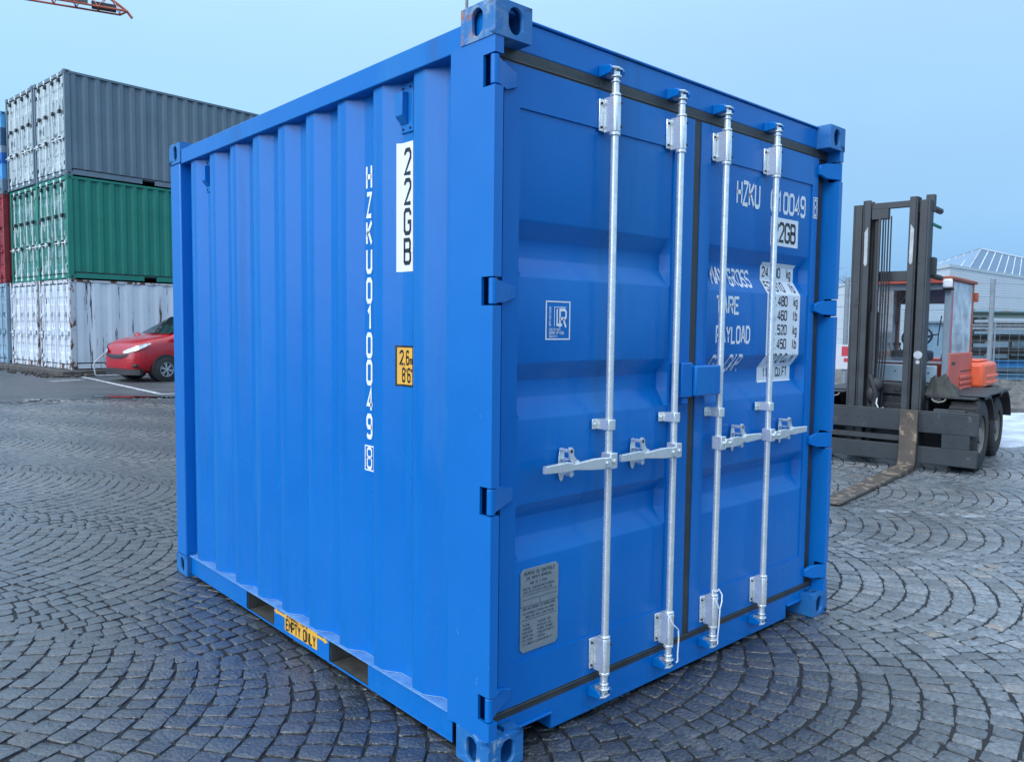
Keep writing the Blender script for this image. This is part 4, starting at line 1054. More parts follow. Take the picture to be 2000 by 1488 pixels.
# low concrete kerb and rubble under the stack
kb = MB(); v = []
a = SC - Su * 0.35 - Sw * 0.30; b = SC + Su * 12.4 - Sw * 0.30; c = SC + Su * 12.4 + Sw * 7.9; d = SC - Su * 0.35 + Sw * 7.9
q = [(p.x, p.y) for p in (a, b, c, d)]
kb.prism(q, 2, -0.02, ZB - 0.004)
setting(kb.build('concrete_plinth', mat('dirty_concrete', (0.10, 0.095, 0.085), (0.04, 0.042, 0.042), rough=0.85, scale=5, bump=0.7, bscale=20, bdist=0.02), bevel=0.03))
rb = MB()
for k in range(230):
    s_ = random.uniform(-0.6, 5.6) if k % 3 else random.uniform(-0.6, 1.5)
    p = SC - Su * random.uniform(0.30, 0.85) + Sw * s_ if k % 2 else SC - Sw * random.uniform(0.30, 0.75) + Su * random.uniform(-0.5, 3)
    r = random.uniform(0.015, 0.07)
    rb.ell((p.x, p.y, r * 0.3), (r, r * random.uniform(.6, 1), r * random.uniform(.4, .8)), n=6, m=4, rot=Matrix.Rotation(random.uniform(0, 6), 3, 'Z'))
rb = rb.build('rubble', mat('rubble_stone', (0.09, 0.08, 0.07), (0.03, 0.03, 0.03), rough=0.9, scale=8), smooth=0); rb['kind'] = 'stuff'

# painted bay line and puddles
def flat_patch(name, pts, z, m):
    mb = MB(); mb.add([(x, y, z) for x, y in pts], [tuple(range(len(pts)))]); return mb.build(name, m, smooth=0)
m_line = mat('worn_white_road_paint', (0.55, 0.58, 0.60), (0.16, 0.17, 0.18), rough=0.7, scale=9, sharp=(0.5, 0.62))
setting(flat_patch('bay_line', [(4.09, 22.4), (4.20, 22.4), (4.12, 15.8), (4.00, 15.8)], -0.008, m_line))
setting(flat_patch('bay_cross_line', [(4.00, 15.72), (8.2, 15.45), (8.2, 15.36), (4.00, 15.60)], -0.0075, m_line))
setting(flat_patch('worn_arrow_marking', [(3.0, 21.0), (3.9, 21.3), (3.95, 21.15), (3.1, 20.85)], -0.0072, m_line))
m_pud = mat('puddle_water', (0.008, 0.01, 0.012), None, rough=0.03, spec=0.8)
def puddle(cx, cy, a, b, rot, z, seed):
    r_ = random.Random(seed); pts = []; ph = [r_.uniform(0, 6.28) for _ in range(4)]
    for k in range(36):
        t = 2 * math.pi * k / 36; q = 1 + 0.22 * math.sin(2 * t + ph[0]) + 0.13 * math.sin(3 * t + ph[1]) + 0.08 * math.sin(5 * t + ph[2])
        x, y = a * q * math.cos(t), b * q * math.sin(t); pts.append((cx + x * math.cos(rot) - y * math.sin(rot), cy + x * math.sin(rot) + y * math.cos(rot)))
    setting(flat_patch('puddle', pts, z, m_pud))
puddle(3.45, 15.15, 0.75, 0.20, -0.75, 0.0035, 1)
puddle(1.75, 15.6, 0.35, 0.10, -0.75, 0.0035, 2)
puddle(15.6, 3.0, 1.2, 0.5, -0.8, -0.004, 3)

# ------------------------------------------------------------------ red car
MT['car'] = mat('red_car_paint', (0.36, 0.002, 0.010), (0.39, 0.003, 0.012), rough=0.28, coat=0.6, scale=3, rvar=0.04)
MT['glass'] = mat('tinted_glass', (0.012, 0.022, 0.026), None, rough=0.04, spec=0.9)
MT['plastic'] = mat('black_plastic', (0.012, 0.013, 0.015), (0.02, 0.021, 0.023), rough=0.5, scale=10)
MT['tyre'] = mat('tyre_rubber', (0.014, 0.015, 0.017), (0.03, 0.03, 0.03), rough=0.8, scale=14, bump=0.3, bscale=50)
MT['alloy'] = mat('alloy_rim', (0.55, 0.58, 0.6), (0.45, 0.48, 0.5), rough=0.3, metal=0.7, scale=8)
MT['lamp'] = mat('headlamp_glass', (0.55, 0.62, 0.66), (0.2, 0.24, 0.27), rough=0.06, metal=0.3, scale=12, coat=1.0)
def car():
    rz = math.atan2(-0.21, -0.978)                 # local +x is the car's forward direction
    C = thing('parked_car', 'red hatchback with silver alloy wheels parked before the white container, half hidden', 'car', (6.490, 20.510, 0), rz)
    # local y positive = the car's left, which is the side towards the camera
    # stations: x, half width, z under, z bumper bulge, z belt, z top, top half width, belt inset
    ST = [(2.16, 0.50, 0.34, 0.52, 0.62, 0.66, 0.40), (2.10, 0.68, 0.24, 0.50, 0.78, 0.84, 0.56), (1.98, 0.80, 0.20, 0.52, 0.88, 0.99, 0.68), (1.80, 0.87, 0.20, 0.54, 0.95, 1.09, 0.73),
          (1.50, 0.89, 0.20, 0.56, 1.00, 1.15, 0.76), (1.12, 0.89, 0.20, 0.56, 1.04, 1.20, 0.77), (0.98, 0.89, 0.20, 0.56, 1.05, 1.27, 0.74),
          (0.55, 0.89, 0.20, 0.56, 1.07, 1.52, 0.66), (0.18, 0.89, 0.20, 0.56, 1.08, 1.66, 0.62), (-0.25, 0.89, 0.20, 0.56, 1.09, 1.70, 0.61), (-1.0, 0.89, 0.20, 0.56, 1.10, 1.69, 0.60),
          (-1.55, 0.89, 0.20, 0.56, 1.12, 1.64, 0.58), (-1.85, 0.87, 0.22, 0.56, 1.12, 1.50, 0.56), (-2.02, 0.84, 0.26, 0.56, 1.05, 1.20, 0.62), (-2.10, 0.74, 0.32, 0.56, 0.80, 0.88, 0.58)]
    def sec(st):
        x, w, z0, z1, zb, zt, tw = st
        half = [(w * 0.55, z0), (w * 0.93, z0 + 0.03), (w, z1), (w * 0.985, zb - 0.12), (w * 0.955, zb), (tw + (w - tw) * 0.30, zb + (zt - zb) * 0.62), (tw * 0.86, zt - 0.015), (tw * 0.40, zt + 0.005)]
        return [(x, y, z) for y, z in half] + [(x, -y, z) for y, z in reversed(half)]
    rows = [sec(s_) for s_ in ST]
    mb = MB(); mb.grid(rows, closed=True); n = len(rows[0])
    mb.add(rows[0], [tuple(range(n))]); mb.add(rows[-1], [tuple(range(n - 1, -1, -1))])
    body = mb.build('body', MT['car'], C, smooth=60, sub=2)
    import bmesh
    bm = bmesh.new(); bm.from_mesh(body.data); bmesh.ops.remove_doubles(bm, verts=bm.verts, dist=0.001); bmesh.ops.recalc_face_normals(bm, faces=bm.faces); bm.to_mesh(body.data); bm.free()
    body.data.polygons.foreach_set('use_smooth', [True] * len(body.data.polygons))
    # windscreen and side glass lie just outside the shell
    def quad(name, pts, m, par=C, th=0.012, sub=0):
        v = [Vector(p) for p in pts]; nrm = (v[1] - v[0]).cross(v[-1] - v[0]).normalized() * th
        q = MB(); k = len(v); q.add(v + [p + nrm for p in v], [tuple(range(k - 1, -1, -1)), tuple(range(k, 2 * k))] + [(i, (i + 1) % k, (i + 1) % k + k, i + k) for i in range(k)])
        return q.build(name, m, par, bevel=0.003)
    quad('windscreen', [(1.06, 0.70, 1.235), (1.12, 0.0, 1.245), (1.06, -0.70, 1.235), (0.24, -0.60, 1.685), (0.22, 0.0, 1.705), (0.24, 0.60, 1.685)][::-1], MT['glass'])
    for s_ in (1, -1):
        P = [(0.88, 0.868 * s_, 1.13), (0.30, 0.725 * s_, 1.58), (-0.40, 0.70 * s_, 1.62), (-0.42, 0.868 * s_, 1.13)]
        quad('side_window', P if s_ > 0 else P[::-1], MT['glass'])
        P = [(-0.50, 0.868 * s_, 1.13), (-0.48, 0.70 * s_, 1.62), (-1.30, 0.695 * s_, 1.61), (-1.45, 0.865 * s_, 1.15)]
        quad('side_window', P if s_ > 0 else P[::-1], MT['glass'])
        # headlamp wraps round the corner
        q = MB(); T = [(2.13, 0.36, 0.80), (2.075, 0.56, 0.86), (1.97, 0.72, 0.93), (1.82, 0.83, 0.985), (1.66, 0.886, 1.01)]
        Bt = [(2.145, 0.40, 0.72), (2.11, 0.58, 0.745), (2.02, 0.75, 0.80), (1.88, 0.865, 0.875), (1.70, 0.90, 0.965)]
        q.grid([[(x + .030, (y + .012) * s_, z) for x, y, z in T], [(x + 0.055, (y + 0.028) * s_, (z + b[2]) / 2) for (x, y, z), b in zip(T, Bt)], [(x + .030, (y + .012) * s_, z) for x, y, z in Bt]])
        q.build('headlight', MT['lamp'], C, smooth=60, sub=1)
        q = MB(); q.ell((2.02, 0.66 * s_, 0.42), (0.07, 0.13, 0.055), n=16, m=8); q.build('fog_light', MT['plastic'], C)
        q = MB(); q.ell((1.02, 0.98 * s_, 1.17), (0.09, 0.12, 0.08), n=14, m=8); q.build('wing_mirror', MT['car'], C)
    q = MB(); q.grid([[(2.10, -0.56, 0.735), (2.175, -0.3, 0.70), (2.19, 0.0, 0.695), (2.175, 0.3, 0.70), (2.10, 0.56, 0.735)], [(2.13, -0.58, 0.70), (2.20, -0.32, 0.655), (2.21, 0, 0.65), (2.20, 0.32, 0.655), (2.13, 0.58, 0.70)], [(2.13, -0.54, 0.665), (2.20, -0.3, 0.61), (2.21, 0, 0.60), (2.20, 0.3, 0.61), (2.13, 0.54, 0.665)]]); q.build('grille', MT['plastic'], C, smooth=60, sub=1)
    q = MB(); rr = []
    for y, x in ((-0.80, 1.94), (-0.62, 2.10), (-0.3, 2.18), (0, 2.195), (0.3, 2.18), (0.62, 2.10), (0.80, 1.94)):
        rr.append([(x - 0.05, y, 0.17), (x + 0.015, y, 0.18), (x + 0.012, y, 0.32), (x - 0.05, y, 0.34)])
    q.grid(rr, closed=True); q.build('bumper_lip', MT['plastic'], C, smooth=60)
    q = MB(); q.box(-1.5, 1.0, 0.865, 0.905, 0.20, 0.30); q.box(-1.5, 1.0, -0.905, -0.865, 0.20, 0.30); q.build('sill_trim', MT['plastic'], C, bevel=0.015)
    for x in (1.30, -1.30):
        for s_ in (1, -1):
            a = MB(); a.cyl((x, 0.60 * s_, 0.34), (x, 0.906 * s_, 0.34), 0.365, n=36); a.build('wheel_arch', MT['plastic'], C, bevel=0.004)
            w = MB(); prof = [(0.190, 0.0), (0.262, 0.004), (0.305, 0.022), (0.313, 0.05), (0.313, 0.16), (0.30, 0.19)]
            rws = [[(x + r * math.cos(2 * math.pi * k / 36), (0.935 - d) * s_, 0.313 + r * math.sin(2 * math.pi * k / 36)) for k in range(36)] for r, d in prof]
            w.grid(rws, closed=True); ty = w.build('tyre', MT['tyre'], C, smooth=50)
            m_ = MB(); m_.cyl((x, 0.80 * s_, 0.313), (x, 0.895 * s_, 0.313), 0.20, n=32); m_.build('brake_disc', MT['dark'], ty)
            m_ = MB()
            m_.grid([[(x + r * math.cos(2 * math.pi * k / 36), yy * s_, 0.313 + r * math.sin(2 * math.pi * k / 36)) for k in range(36)] for r, yy in ((0.196, 0.90), (0.196, 0.932), (0.178, 0.930), (0.172, 0.90))], closed=True)
            for k in range(6):
                t = 2 * math.pi * k / 6 + 0.3; c_, d_ = math.cos(t), math.sin(t)
                for dt_ in (-0.16, 0.16):
                    c2, d2 = math.cos(t + dt_), math.sin(t + dt_)
                    m_.add([(x + 0.03 * c_ - .014 * d_, 0.930 * s_, 0.313 + 0.03 * d_ + .014 * c_), (x + 0.03 * c_ + .014 * d_, 0.930 * s_, 0.313 + 0.03 * d_ - .014 * c_), (x + 0.18 * c2 + .012 * d2, 0.926 * s_, 0.313 + 0.18 * d2 - .012 * c2), (x + 0.18 * c2 - .012 * d2, 0.926 * s_, 0.313 + 0.18 * d2 + .012 * c2)], [(0, 1, 2, 3)])
            m_.cyl((x, 0.90 * s_, 0.313), (x, 0.936 * s_, 0.313), 0.045, n=18)
            m_.build('rim', MT['alloy'], ty, smooth=30)
    return C
car()
MT['f_line'] = mat('chalky_white_paint', (0.45, 0.50, 0.54), (0.30, 0.34, 0.37), rough=0.6, scale=8)
# bent white tube guard at the car's nose
mb = MB()
mb.tube([(4.84, 22.13, 0.80), (4.62, 22.12, 0.62), (4.40, 22.12, 0.40), (4.372, 22.12, 0.34), (4.395, 22.10, 0.10), (4.42, 22.09, 0.035), (4.50, 22.08, 0.03), (5.9, 22.02, 0.03)], 0.019, n=8)
tag(mb.build('tube_guard', MT['f_line']), 'low bent white tube guard on the ground before the red car', 'barrier')

# ------------------------------------------------------------------ forklift
def steel(name, c, c2, wear=None, rough=0.6):
    m = mat(name, c, c2, rough=rough, scale=3.5, rvar=0.12, bump=0.35, bscale=28, bdist=0.004)
    if wear: add_wear(m, *wear)
    return m
MT['f_steel'] = steel('worn_carriage_steel', (0.020, 0.028, 0.034), (0.038, 0.048, 0.056), ((0.15, 0.15, 0.15), 9, 0.62, 0.70))
MT['f_mast'] = steel('weathered_mast_steel', (0.022, 0.028, 0.033), (0.055, 0.065, 0.072), ((0.05, 0.04, 0.035), 8, 0.58, 0.68))
MT['f_fork'] = steel('scraped_fork_steel', (0.10, 0.08, 0.06), (0.05, 0.042, 0.036), ((0.27, 0.21, 0.15), 9, 0.52, 0.62), rough=0.55)
MT['f_black'] = steel('grimy_black_steel', (0.012, 0.014, 0.017), (0.028, 0.032, 0.037))
MT['f_red'] = mat('faded_red_paint', (0.56, 0.085, 0.05), (0.62, 0.13, 0.09), rough=0.5, scale=2.5, rvar=0.1)
MT['f_orange'] = mat('orange_paint', (0.75, 0.095, 0.030), (0.80, 0.15, 0.06), rough=0.4, scale=3, rvar=0.08)
MT['f_cab'] = mat('cab_grey_paint', (0.18, 0.24, 0.30), (0.25, 0.31, 0.37), rough=0.5, scale=4)
MT['f_panel'] = mat('pale_cowl_paint', (0.22, 0.32, 0.40), (0.28, 0.38, 0.46), rough=0.5, scale=4)
MT['f_roof'] = mat('brown_roof_edge', (0.42, 0.11, 0.06), (0.30, 0.09, 0.06), rough=0.6, scale=6)
MT['f_rim'] = mat('dusty_wheel_rim', (0.20, 0.19, 0.17), (0.12, 0.12, 0.11), rough=0.7, scale=9)
# clear pane: reflection plus see-through
def pane_mat(name, tint, haze):
    m = bpy.data.materials.new(name); m.use_nodes = True; t = m.node_tree; t.nodes.clear()
    o = N(t, 'ShaderNodeOutputMaterial'); mx = N(t, 'ShaderNodeMixShader'); tr = N(t, 'ShaderNodeBsdfTransparent'); gl = N(t, 'ShaderNodeBsdfGlossy'); fr = N(t, 'ShaderNodeFresnel')
    df = N(t, 'ShaderNodeBsdfDiffuse'); df.inputs[0].default_value = (0.7, 0.78, 0.85, 1); mx2 = N(t, 'ShaderNodeMixShader')
    nz_ = N(t, 'ShaderNodeTexNoise'); nz_.inputs['Scale'].default_value = 4; mp_ = N(t, 'ShaderNodeMapRange'); mp_.inputs[1].default_value = .35; mp_.inputs[2].default_value = .7; mp_.inputs[3].default_value = haze * .4; mp_.inputs[4].default_value = haze
    tc_ = N(t, 'ShaderNodeTexCoord'); t.links.new(tc_.outputs['Object'], nz_.inputs['Vector']); t.links.new(nz_.outputs['Fac'], mp_.inputs[0])
    tr.inputs[0].default_value = (*tint, 1); gl.inputs['Roughness'].default_value = 0.03; fr.inputs[0].default_value = 1.6
    t.links.new(fr.outputs[0], mx.inputs[0]); t.links.new(tr.outputs[0], mx.inputs[1]); t.links.new(gl.outputs[0], mx.inputs[2])
    t.links.new(mp_.outputs[0], mx2.inputs[0]); t.links.new(mx.outputs[0], mx2.inputs[1]); t.links.new(df.outputs[0], mx2.inputs[2])
    t.links.new(mx2.outputs[0], o.inputs[0]); return m
MT['pane'] = pane_mat('clear_pane', (0.90, 0.95, 0.96), 0.05)
MT['pane_h'] = pane_mat('sky_haze_side_pane', (0.92, 0.95, 0.97), 0.9)  # pale haze painted in for the sky's reflection on the side glass

FO = Vector((7.385, 1.843, 0)); FRZ = math.atan2(-0.9934, 0.115)
FK = thing('forklift', 'orange and black forklift with raised dark mast and cab beside the blue container', 'forklift', FO, FRZ)
# local: x to the right as seen from the camera, y away from the forks, z up
# carriage
mb = MB()
mb.box(-1.0, 1.0, 0.0, 0.05, 0.425, 0.645)
mb.box(-1.0, 1.0, 0.0, 0.05, 0.085, 0.270)
mb.box(0.655, 0.925, 0.001, 0.049, 0.2705, 0.4245); mb.box(-0.925, -0.655, 0.001, 0.049, 0.2705, 0.4245)
ca = mb.build('fork_carriage', MT['f_steel'], FK, bevel=0.006)
mb = MB(); mb.box(-0.62, 0.40, 0.051, 0.10, 0.30, 0.36); mb.box(-0.62, -0.54, 0.051, 0.10, 0.361, 0.42); mb.box(-1.0, 1.0, 0.010, 0.045, 0.6455, 0.662)
mb.build('crossbar', MT['f_mast'], ca, bevel=0.005)
mb = MB(); mb.box(0.55, 0.86, 0.06, 0.16, 0.655, 0.685); mb.build('step_plate', MT['f_mast'], ca, bevel=0.004)
for x, z in ((-0.36, 0.55), (-0.22, 0.55), (-0.08, 0.54), (0.55, 0.54), (0.70, 0.54), (0.55, 0.17), (-0.2, 0.17), (-0.05, 0.17), (0.85, 0.50)):
    mb = MB(); mb.cyl((x, 0.0, z), (x, -0.004, z), 0.013, n=12)
    mb.build('bolt', MT['dark'], ca)
def fork(x):
    mb = MB()
    mb.prism([(-0.012, 0.665), (-0.062, 0.665), (-0.075, 0.12), (-0.095, 0.065), (-0.14, 0.052), (-2.42, 0.028), (-2.44, 0.006), (-0.06, 0.005), (-0.020, 0.020), (-0.006, 0.06), (-0.003, 0.12)], 0, x - 0.09, x + 0.09)
    return mb.build('fork', MT['f_fork'], FK, bevel=0.006)
fork(0.335); fork(-0.80)
# mast
MH = 3.02
mb = MB()
for s_ in (-1, 1):
    # outer channel: web towards the outside, flanges inward
    xo = 0.405; xi = 0.305
    mb.box(*sorted((s_ * xo, s_ * (xo - 0.022))), 0.13, 0.30, 0.17, MH - 0.04)
    mb.box(*sorted((s_ * (xo - 0.023), s_ * xi)), 0.13, 0.155, 0.17, MH - 0.04)
    mb.box(*sorted((s_ * (xo - 0.023), s_ * xi)), 0.275, 0.30, 0.17, MH - 0.04)
mb.box(-0.30, 0.30, 0.24, 0.275, 2.10, 2.215)
mb.box(-0.30, 0.30, 0.24, 0.275, 0.30, 0.44)
mast = mb.build('outer_mast', MT['f_mast'], FK, bevel=0.004)
mb = MB()
for s_ in (-1, 1):
    mb.box(*sorted((s_ * 0.269, s_ * 0.205)), 0.10, 0.125, 0.12, MH)
    mb.box(*sorted((s_ * 0.269, s_ * 0.205)), 0.226, 0.25, 0.12, MH)
mb.box(-0.204, 0.204, 0.13, 0.19, 2.915, 2.985)
mb.box(-0.20, -0.02, 0.12, 0.20, 2.80, 2.914)
inner = mb.build('inner_mast', MT['f_mast'], FK, bevel=0.004)
for s_ in (-1, 1):
    mb = MB(); mb.box(*sorted((s_ * 0.290, s_ * 0.270)), 0.102, 0.249, 0.12, MH - 0.002); mb.build('rail_web', MT['f_black'], inner, bevel=0.003)  # web coloured black to put darkness into the gap between the rails
mb = MB()
for s_ in (-1, 1): mb.prism([(s_ * 0.222, 2.30), (s_ * 0.240, 2.27), (s_ * 0.258, 2.30), (s_ * 0.262, 2.66), (s_ * 0.225, 2.72)], 1, 0.0965, 0.099)
mb.build('pale_sticker', mat('worn_pale_sticker', (0.5, 0.54, 0.56), (0.3, 0.33, 0.35), rough=0.6, scale=8), inner)
mb = MB()
for s_ in (-1, 1):
    mb.cyl((s_ * 0.30, 0.16, 2.88), (s_ * 0.30, 0.26, 2.88), 0.035, n=14)
mb.build('mast_roller', MT['f_black'], inner, bevel=0.003)
mb = MB(); mb.cyl((0.36, 0.26, MH - 0.10), (0.40, 0.62, MH - 0.12), 0.035, n=12); mb.box(0.33, 0.42, 0.25, 0.33, MH - 0.16, MH + 0.03); mb.build('mast_bracket', MT['f_mast'], mast, bevel=0.008)
mb = MB(); mb.box(0.38, 0.44, 0.28, 0.40, 2.15, 2.36); mb.cyl((0.40, 0.30, 2.16), (0.44, 0.60, 2.14), 0.03, n=12); mb.build('mast_bracket', MT['f_black'], mast, bevel=0.01)
mb = MB(); mb.cyl((0.41, 0.29, 2.72), (0.44, 0.46, 2.70), 0.018, n=10); mb.build('side_peg', MT['c_green'], mast)
mb = MB(); mb.cyl((0.352, 0.1285, 1.27), (0.352, 0.1265, 1.27), 0.045, n=20); mb.cyl((0.352, 0.1285, 1.19), (0.352, 0.1265, 1.19), 0.022, n=14); mb.build('round_sticker', MT['f_line'], mast)
# lift cylinder, chains and hoses
mb = MB(); mb.cyl((-0.155, 0.20, 0.25), (-0.155, 0.20, 2.84), 0.040, n=18); mb.cyl((-0.155, 0.20, 0.25), (-0.155, 0.20, 1.75), 0.055, n=18)
mb.build('lift_cylinder', MT['f_black'], FK)
for x, y, r in ((-0.075, 0.14, 0.010), (-0.052, 0.15, 0.008), (-0.020, 0.14, 0.009), (0.004, 0.16, 0.008)):
    h = MB(); h.tube([(x, y, 2.83), (x + 0.004, y, 2.0), (x - 0.002, y + .01, 1.3), (x - 0.03, y + .01, 0.62)], r, n=8); h.build('hydraulic_hose', MT['f_black'], FK)
mb = MB(); mb.box(-0.12, -0.098, 0.115, 0.125, 0.55, 2.83); mb.build('lift_chain', MT['f_mast'], FK)
mb = MB(); mb.tube([(-0.14, 0.12, 1.02), (-0.10, 0.10, 0.93), (-0.06, 0.10, 0.80), (-0.09, 0.11, 0.66), (-0.04, 0.10, 0.60)], 0.034, n=10)
mb.ell((-0.07, 0.12, 0.92), (0.08, 0.05, 0.08), n=12, m=8); mb.ell((-0.12, 0.12, 0.80), (0.06, 0.05, 0.10), n=12, m=8)
mb.build('hose_bundle', MT['f_black'], FK, smooth=60)
mb = MB(); mb.tube([(-0.045, 0.09, 0.80), (-0.05, 0.08, 0.70), (-0.02, 0.08, 0.64), (0.03, 0.08, 0.66)], 0.008, n=6); mb.build('rope_end', MT['cord'], FK)
# chassis front: pale cowl, dark cross member
mb = MB(); mb.box(-0.44, 0.42, 0.66, 0.72, 0.93, 1.135); o = mb.build('front_cowl', MT['f_panel'], FK, bevel=0.012)
mb = MB(); mb.box(-0.44, 0.42, 0.40, 0.655, 0.42, 0.925); mb.box(-0.30, 0.30, 0.36, 0.399, 0.80, 0.925); mb.box(-0.30, 0.30, 0.36, 0.399, 0.60, 0.70); mb.build('chassis', MT['f_steel'], FK, bevel=0.01)
mb = MB()
for x in (-0.12, 0.06): mb.box(x, x + 0.07, 0.345, 0.3595, 0.84, 0.885)
mb.box(-0.10, 0.05, 0.350, 0.3595, 0.63, 0.66); mb.cyl((0.10, 0.3595, 0.65), (0.10, 0.345, 0.65), 0.035, n=14)
mb.build('recess', MT['dark'], FK)
for x, z in ((-0.02, 1.06), (0.10, 1.02), (0.34, 1.05)):
    mb = MB(); mb.cyl((x, 0.659, z), (x, 0.652, z), 0.009, n=10); mb.build('bolt', MT['dark'], o)
mb = MB(); mb.box(-0.60, 0.60, 0.66, 3.0, 0.34, 0.72); mb.build('chassis_block', MT['f_black'], FK, bevel=0.03)
mb = MB(); mb.box(-0.64, 0.64, 0.33, 0.395, 0.14, 0.60); mb.build('underbody_shade', MT['f_black'], FK, bevel=0.03)  # dark box added to paint the under-truck shade behind the carriage openings
# fenders
for s_ in (1, -1):
    for yc_, r_, x0, x1, a0, a1 in ((0.47, 0.50, 0.46, 0.98, 20, 100), (1.86, 0.46, 0.46, 0.93, 15, 120)):
        mb = MB(); rows = []
        for k in range(15):
            a = R(a0 + (a1 - a0) * k / 14); sq = 0.88
            y = yc_ + r_ * math.cos(a) * 1.05; z = 0.38 + min(r_ * math.sin(a), 0.445)
            rows.append([(s_ * x0, y, z), (s_ * x1, y, z), (s_ * x1, y, z - 0.03), (s_ * x0, y, z - 0.03)])
        mb.grid(rows, closed=True); mb.build('fender', MT['f_black'], FK, smooth=40)
    mb = MB(); mb.box(*sorted((s_ * 0.44, s_ * 0.92)), 0.20, 2.3, 0.795, 0.815); mb.build('deck_plate', MT['f_black'], FK, bevel=0.006)
    mb = MB(); mb.tube([(s_ * 0.50, 0.19, 0.79), (s_ * 0.52, 0.18, 0.765), (s_ * 0.57, 0.18, 0.752), (s_ * 0.62, 0.18, 0.765), (s_ * 0.64, 0.19, 0.79)], 0.010, n=8); mb.build('grab_loop', MT['f_rim'], FK)
def wheel(x0, x1, y, r):
    s_ = 1 if x1 > 0 else -1; n = 44
    prof = [(r * .52, -.035), (r * .55, 0), (r * .88, 0.0), (r * .97, -.018), (r, -.045), (r, -abs(x1 - x0) + .04), (r * .9, -abs(x1 - x0))]
    mb = MB(); mb.grid([[(x1 + s_ * d, y + q * math.cos(2 * math.pi * k / n), r + q * math.sin(2 * math.pi * k / n)) for k in range(n)] for q, d in prof], closed=True)
    for k in range(26):
        a = 2 * math.pi * k / 26; m3 = Matrix.Rotation(a, 3, 'X')
        c_ = Vector((x1 - s_ * abs(x1 - x0) / 2, y, r)) + m3 @ Vector((0, 0, r + 0.002))
        mb.boxc(c_, (abs(x1 - x0) * .86, 0.034, 0.014), m3)
    ty = mb.build('wheel', MT['tyre'], FK, smooth=40)
    mb = MB(); mb.grid([[(x1 + s_ * d, y + q * math.cos(2 * math.pi * k / n), r + q * math.sin(2 * math.pi * k / n)) for k in range(n)] for q, d in ((r * .54, -.03), (r * .50, -.012), (r * .46, -.05), (r * .20, -.06), (r * .19, -.01), (0.001, -.01))], closed=True)
    mb.build('rim', MT['f_rim'], ty)
    mb = MB()
    for k in range(8):
        a = 2 * math.pi * k / 8; mb.cyl((x1 - s_ * .06, y + r * .33 * math.cos(a), r + r * .33 * math.sin(a)), (x1 - s_ * .035, y + r * .33 * math.cos(a), r + r * .33 * math.sin(a)), .014, n=8)
    mb.build('wheel_nut', MT['f_mast'], ty)
for s_ in (1, -1):
    wheel(s_ * 0.66, s_ * 0.955, 0.45, 0.400); wheel(s_ * 0.60, s_ * 0.87, 1.86, 0.365)
# cab
XR, XL, Y0, Y1, ZR = 0.455, -0.47, 1.05, 2.28, 2.145
mb = MB()
mb.box(XR - 0.07, XR, Y0, Y0 + 0.07, 0.82, ZR - 0.002); mb.box(XL, XL + 0.07, Y0, Y0 + 0.07, 0.82, ZR - 0.002)
mb.box(XL + 0.071, XR - 0.071, Y0, Y0 + 0.05, 2.03, ZR - 0.002)
mb.box(XL + 0.071, XR - 0.071, Y0, Y0 + 0.06, 1.138, 1.165)
cab = mb.build('cab_frame', MT['f_cab'], FK, bevel=0.008)
for x0, x1 in ((XR - 0.045, XR + 0.002), (XL - 0.002, XL + 0.045)):
    mb = MB(); mb.box(x0, x1, Y0 + 0.071, Y0 + 0.12, 1.272, ZR - 0.002); mb.build('door_pillar', MT['f_red'], cab, bevel=0.008)
    mb = MB(); mb.box(x0, x1, Y1 - 0.09, Y1, 1.272, ZR - 0.002); mb.build('rear_pillar', MT['f_roof'], cab, bevel=0.008)
mb = MB(); mb.box(XL + .05, XR - .05, Y1 - 0.05, Y1 - 0.002, 1.9, ZR - 0.003)
mb.build('rear_header', MT['f_roof'], cab, bevel=0.008)
mb = MB(); mb.box(XL - 0.02, XR + 0.03, Y0 - 0.06, Y1 + 0.06, ZR, ZR + 0.045); mb.build('cab_roof', MT['f_roof'], FK, bevel=0.015)
mb = MB(); mb.box(XL + 0.0, XR - 0.075, Y0 - 0.072, Y0 - 0.0605, ZR - 0.035, ZR + 0.030); mb.build('roof_band', MT['f_red'], FK, bevel=0.004)
mb = MB(); mb.box(XL + 0.072, XR - 0.072, Y0 + 0.02, Y0 + 0.026, 1.166, 2.029); mb.build('windscreen', MT['pane'], FK, smooth=0)
for x in (XR - 0.012, XL + 0.006):
    mb = MB(); mb.box(x, x + 0.006, Y0 + 0.121, Y1 - 0.091, 1.272, ZR - 0.01); mb.build('side_window', MT['pane_h'], FK, smooth=0)
for s_ in (1, -1):
    X_ = XR if s_ > 0 else XL
    mb = MB(); xs = sorted((X_ - s_ * 0.03, X_ + s_ * 0.012)); mb.box(*xs, Y0 + 0.02, Y1 + 0.02, 0.77, 1.27)
    sp_ = mb.build('side_panel', MT['f_red'], FK, bevel=0.012)
    for k in range(3):
        mb = MB(); xs = sorted((X_ + s_ * 0.0125, X_ + s_ * 0.035)); z = 0.80 + k * 0.07; mb.box(*xs, 1.62, Y1 - 0.04, z, z + 0.042); mb.build('louvre', MT['f_red'], sp_, bevel=0.008)
    mb = MB(); xs = sorted((X_ + s_ * 0.0125, X_ + s_ * 0.015)); mb.box(*xs, Y0 + 0.14, Y0 + 0.30, 1.13, 1.165); mb.box(*xs, 1.66, Y1 - .05, 1.03, 1.045); mb.build('dark_badge', MT['dark'], sp_)
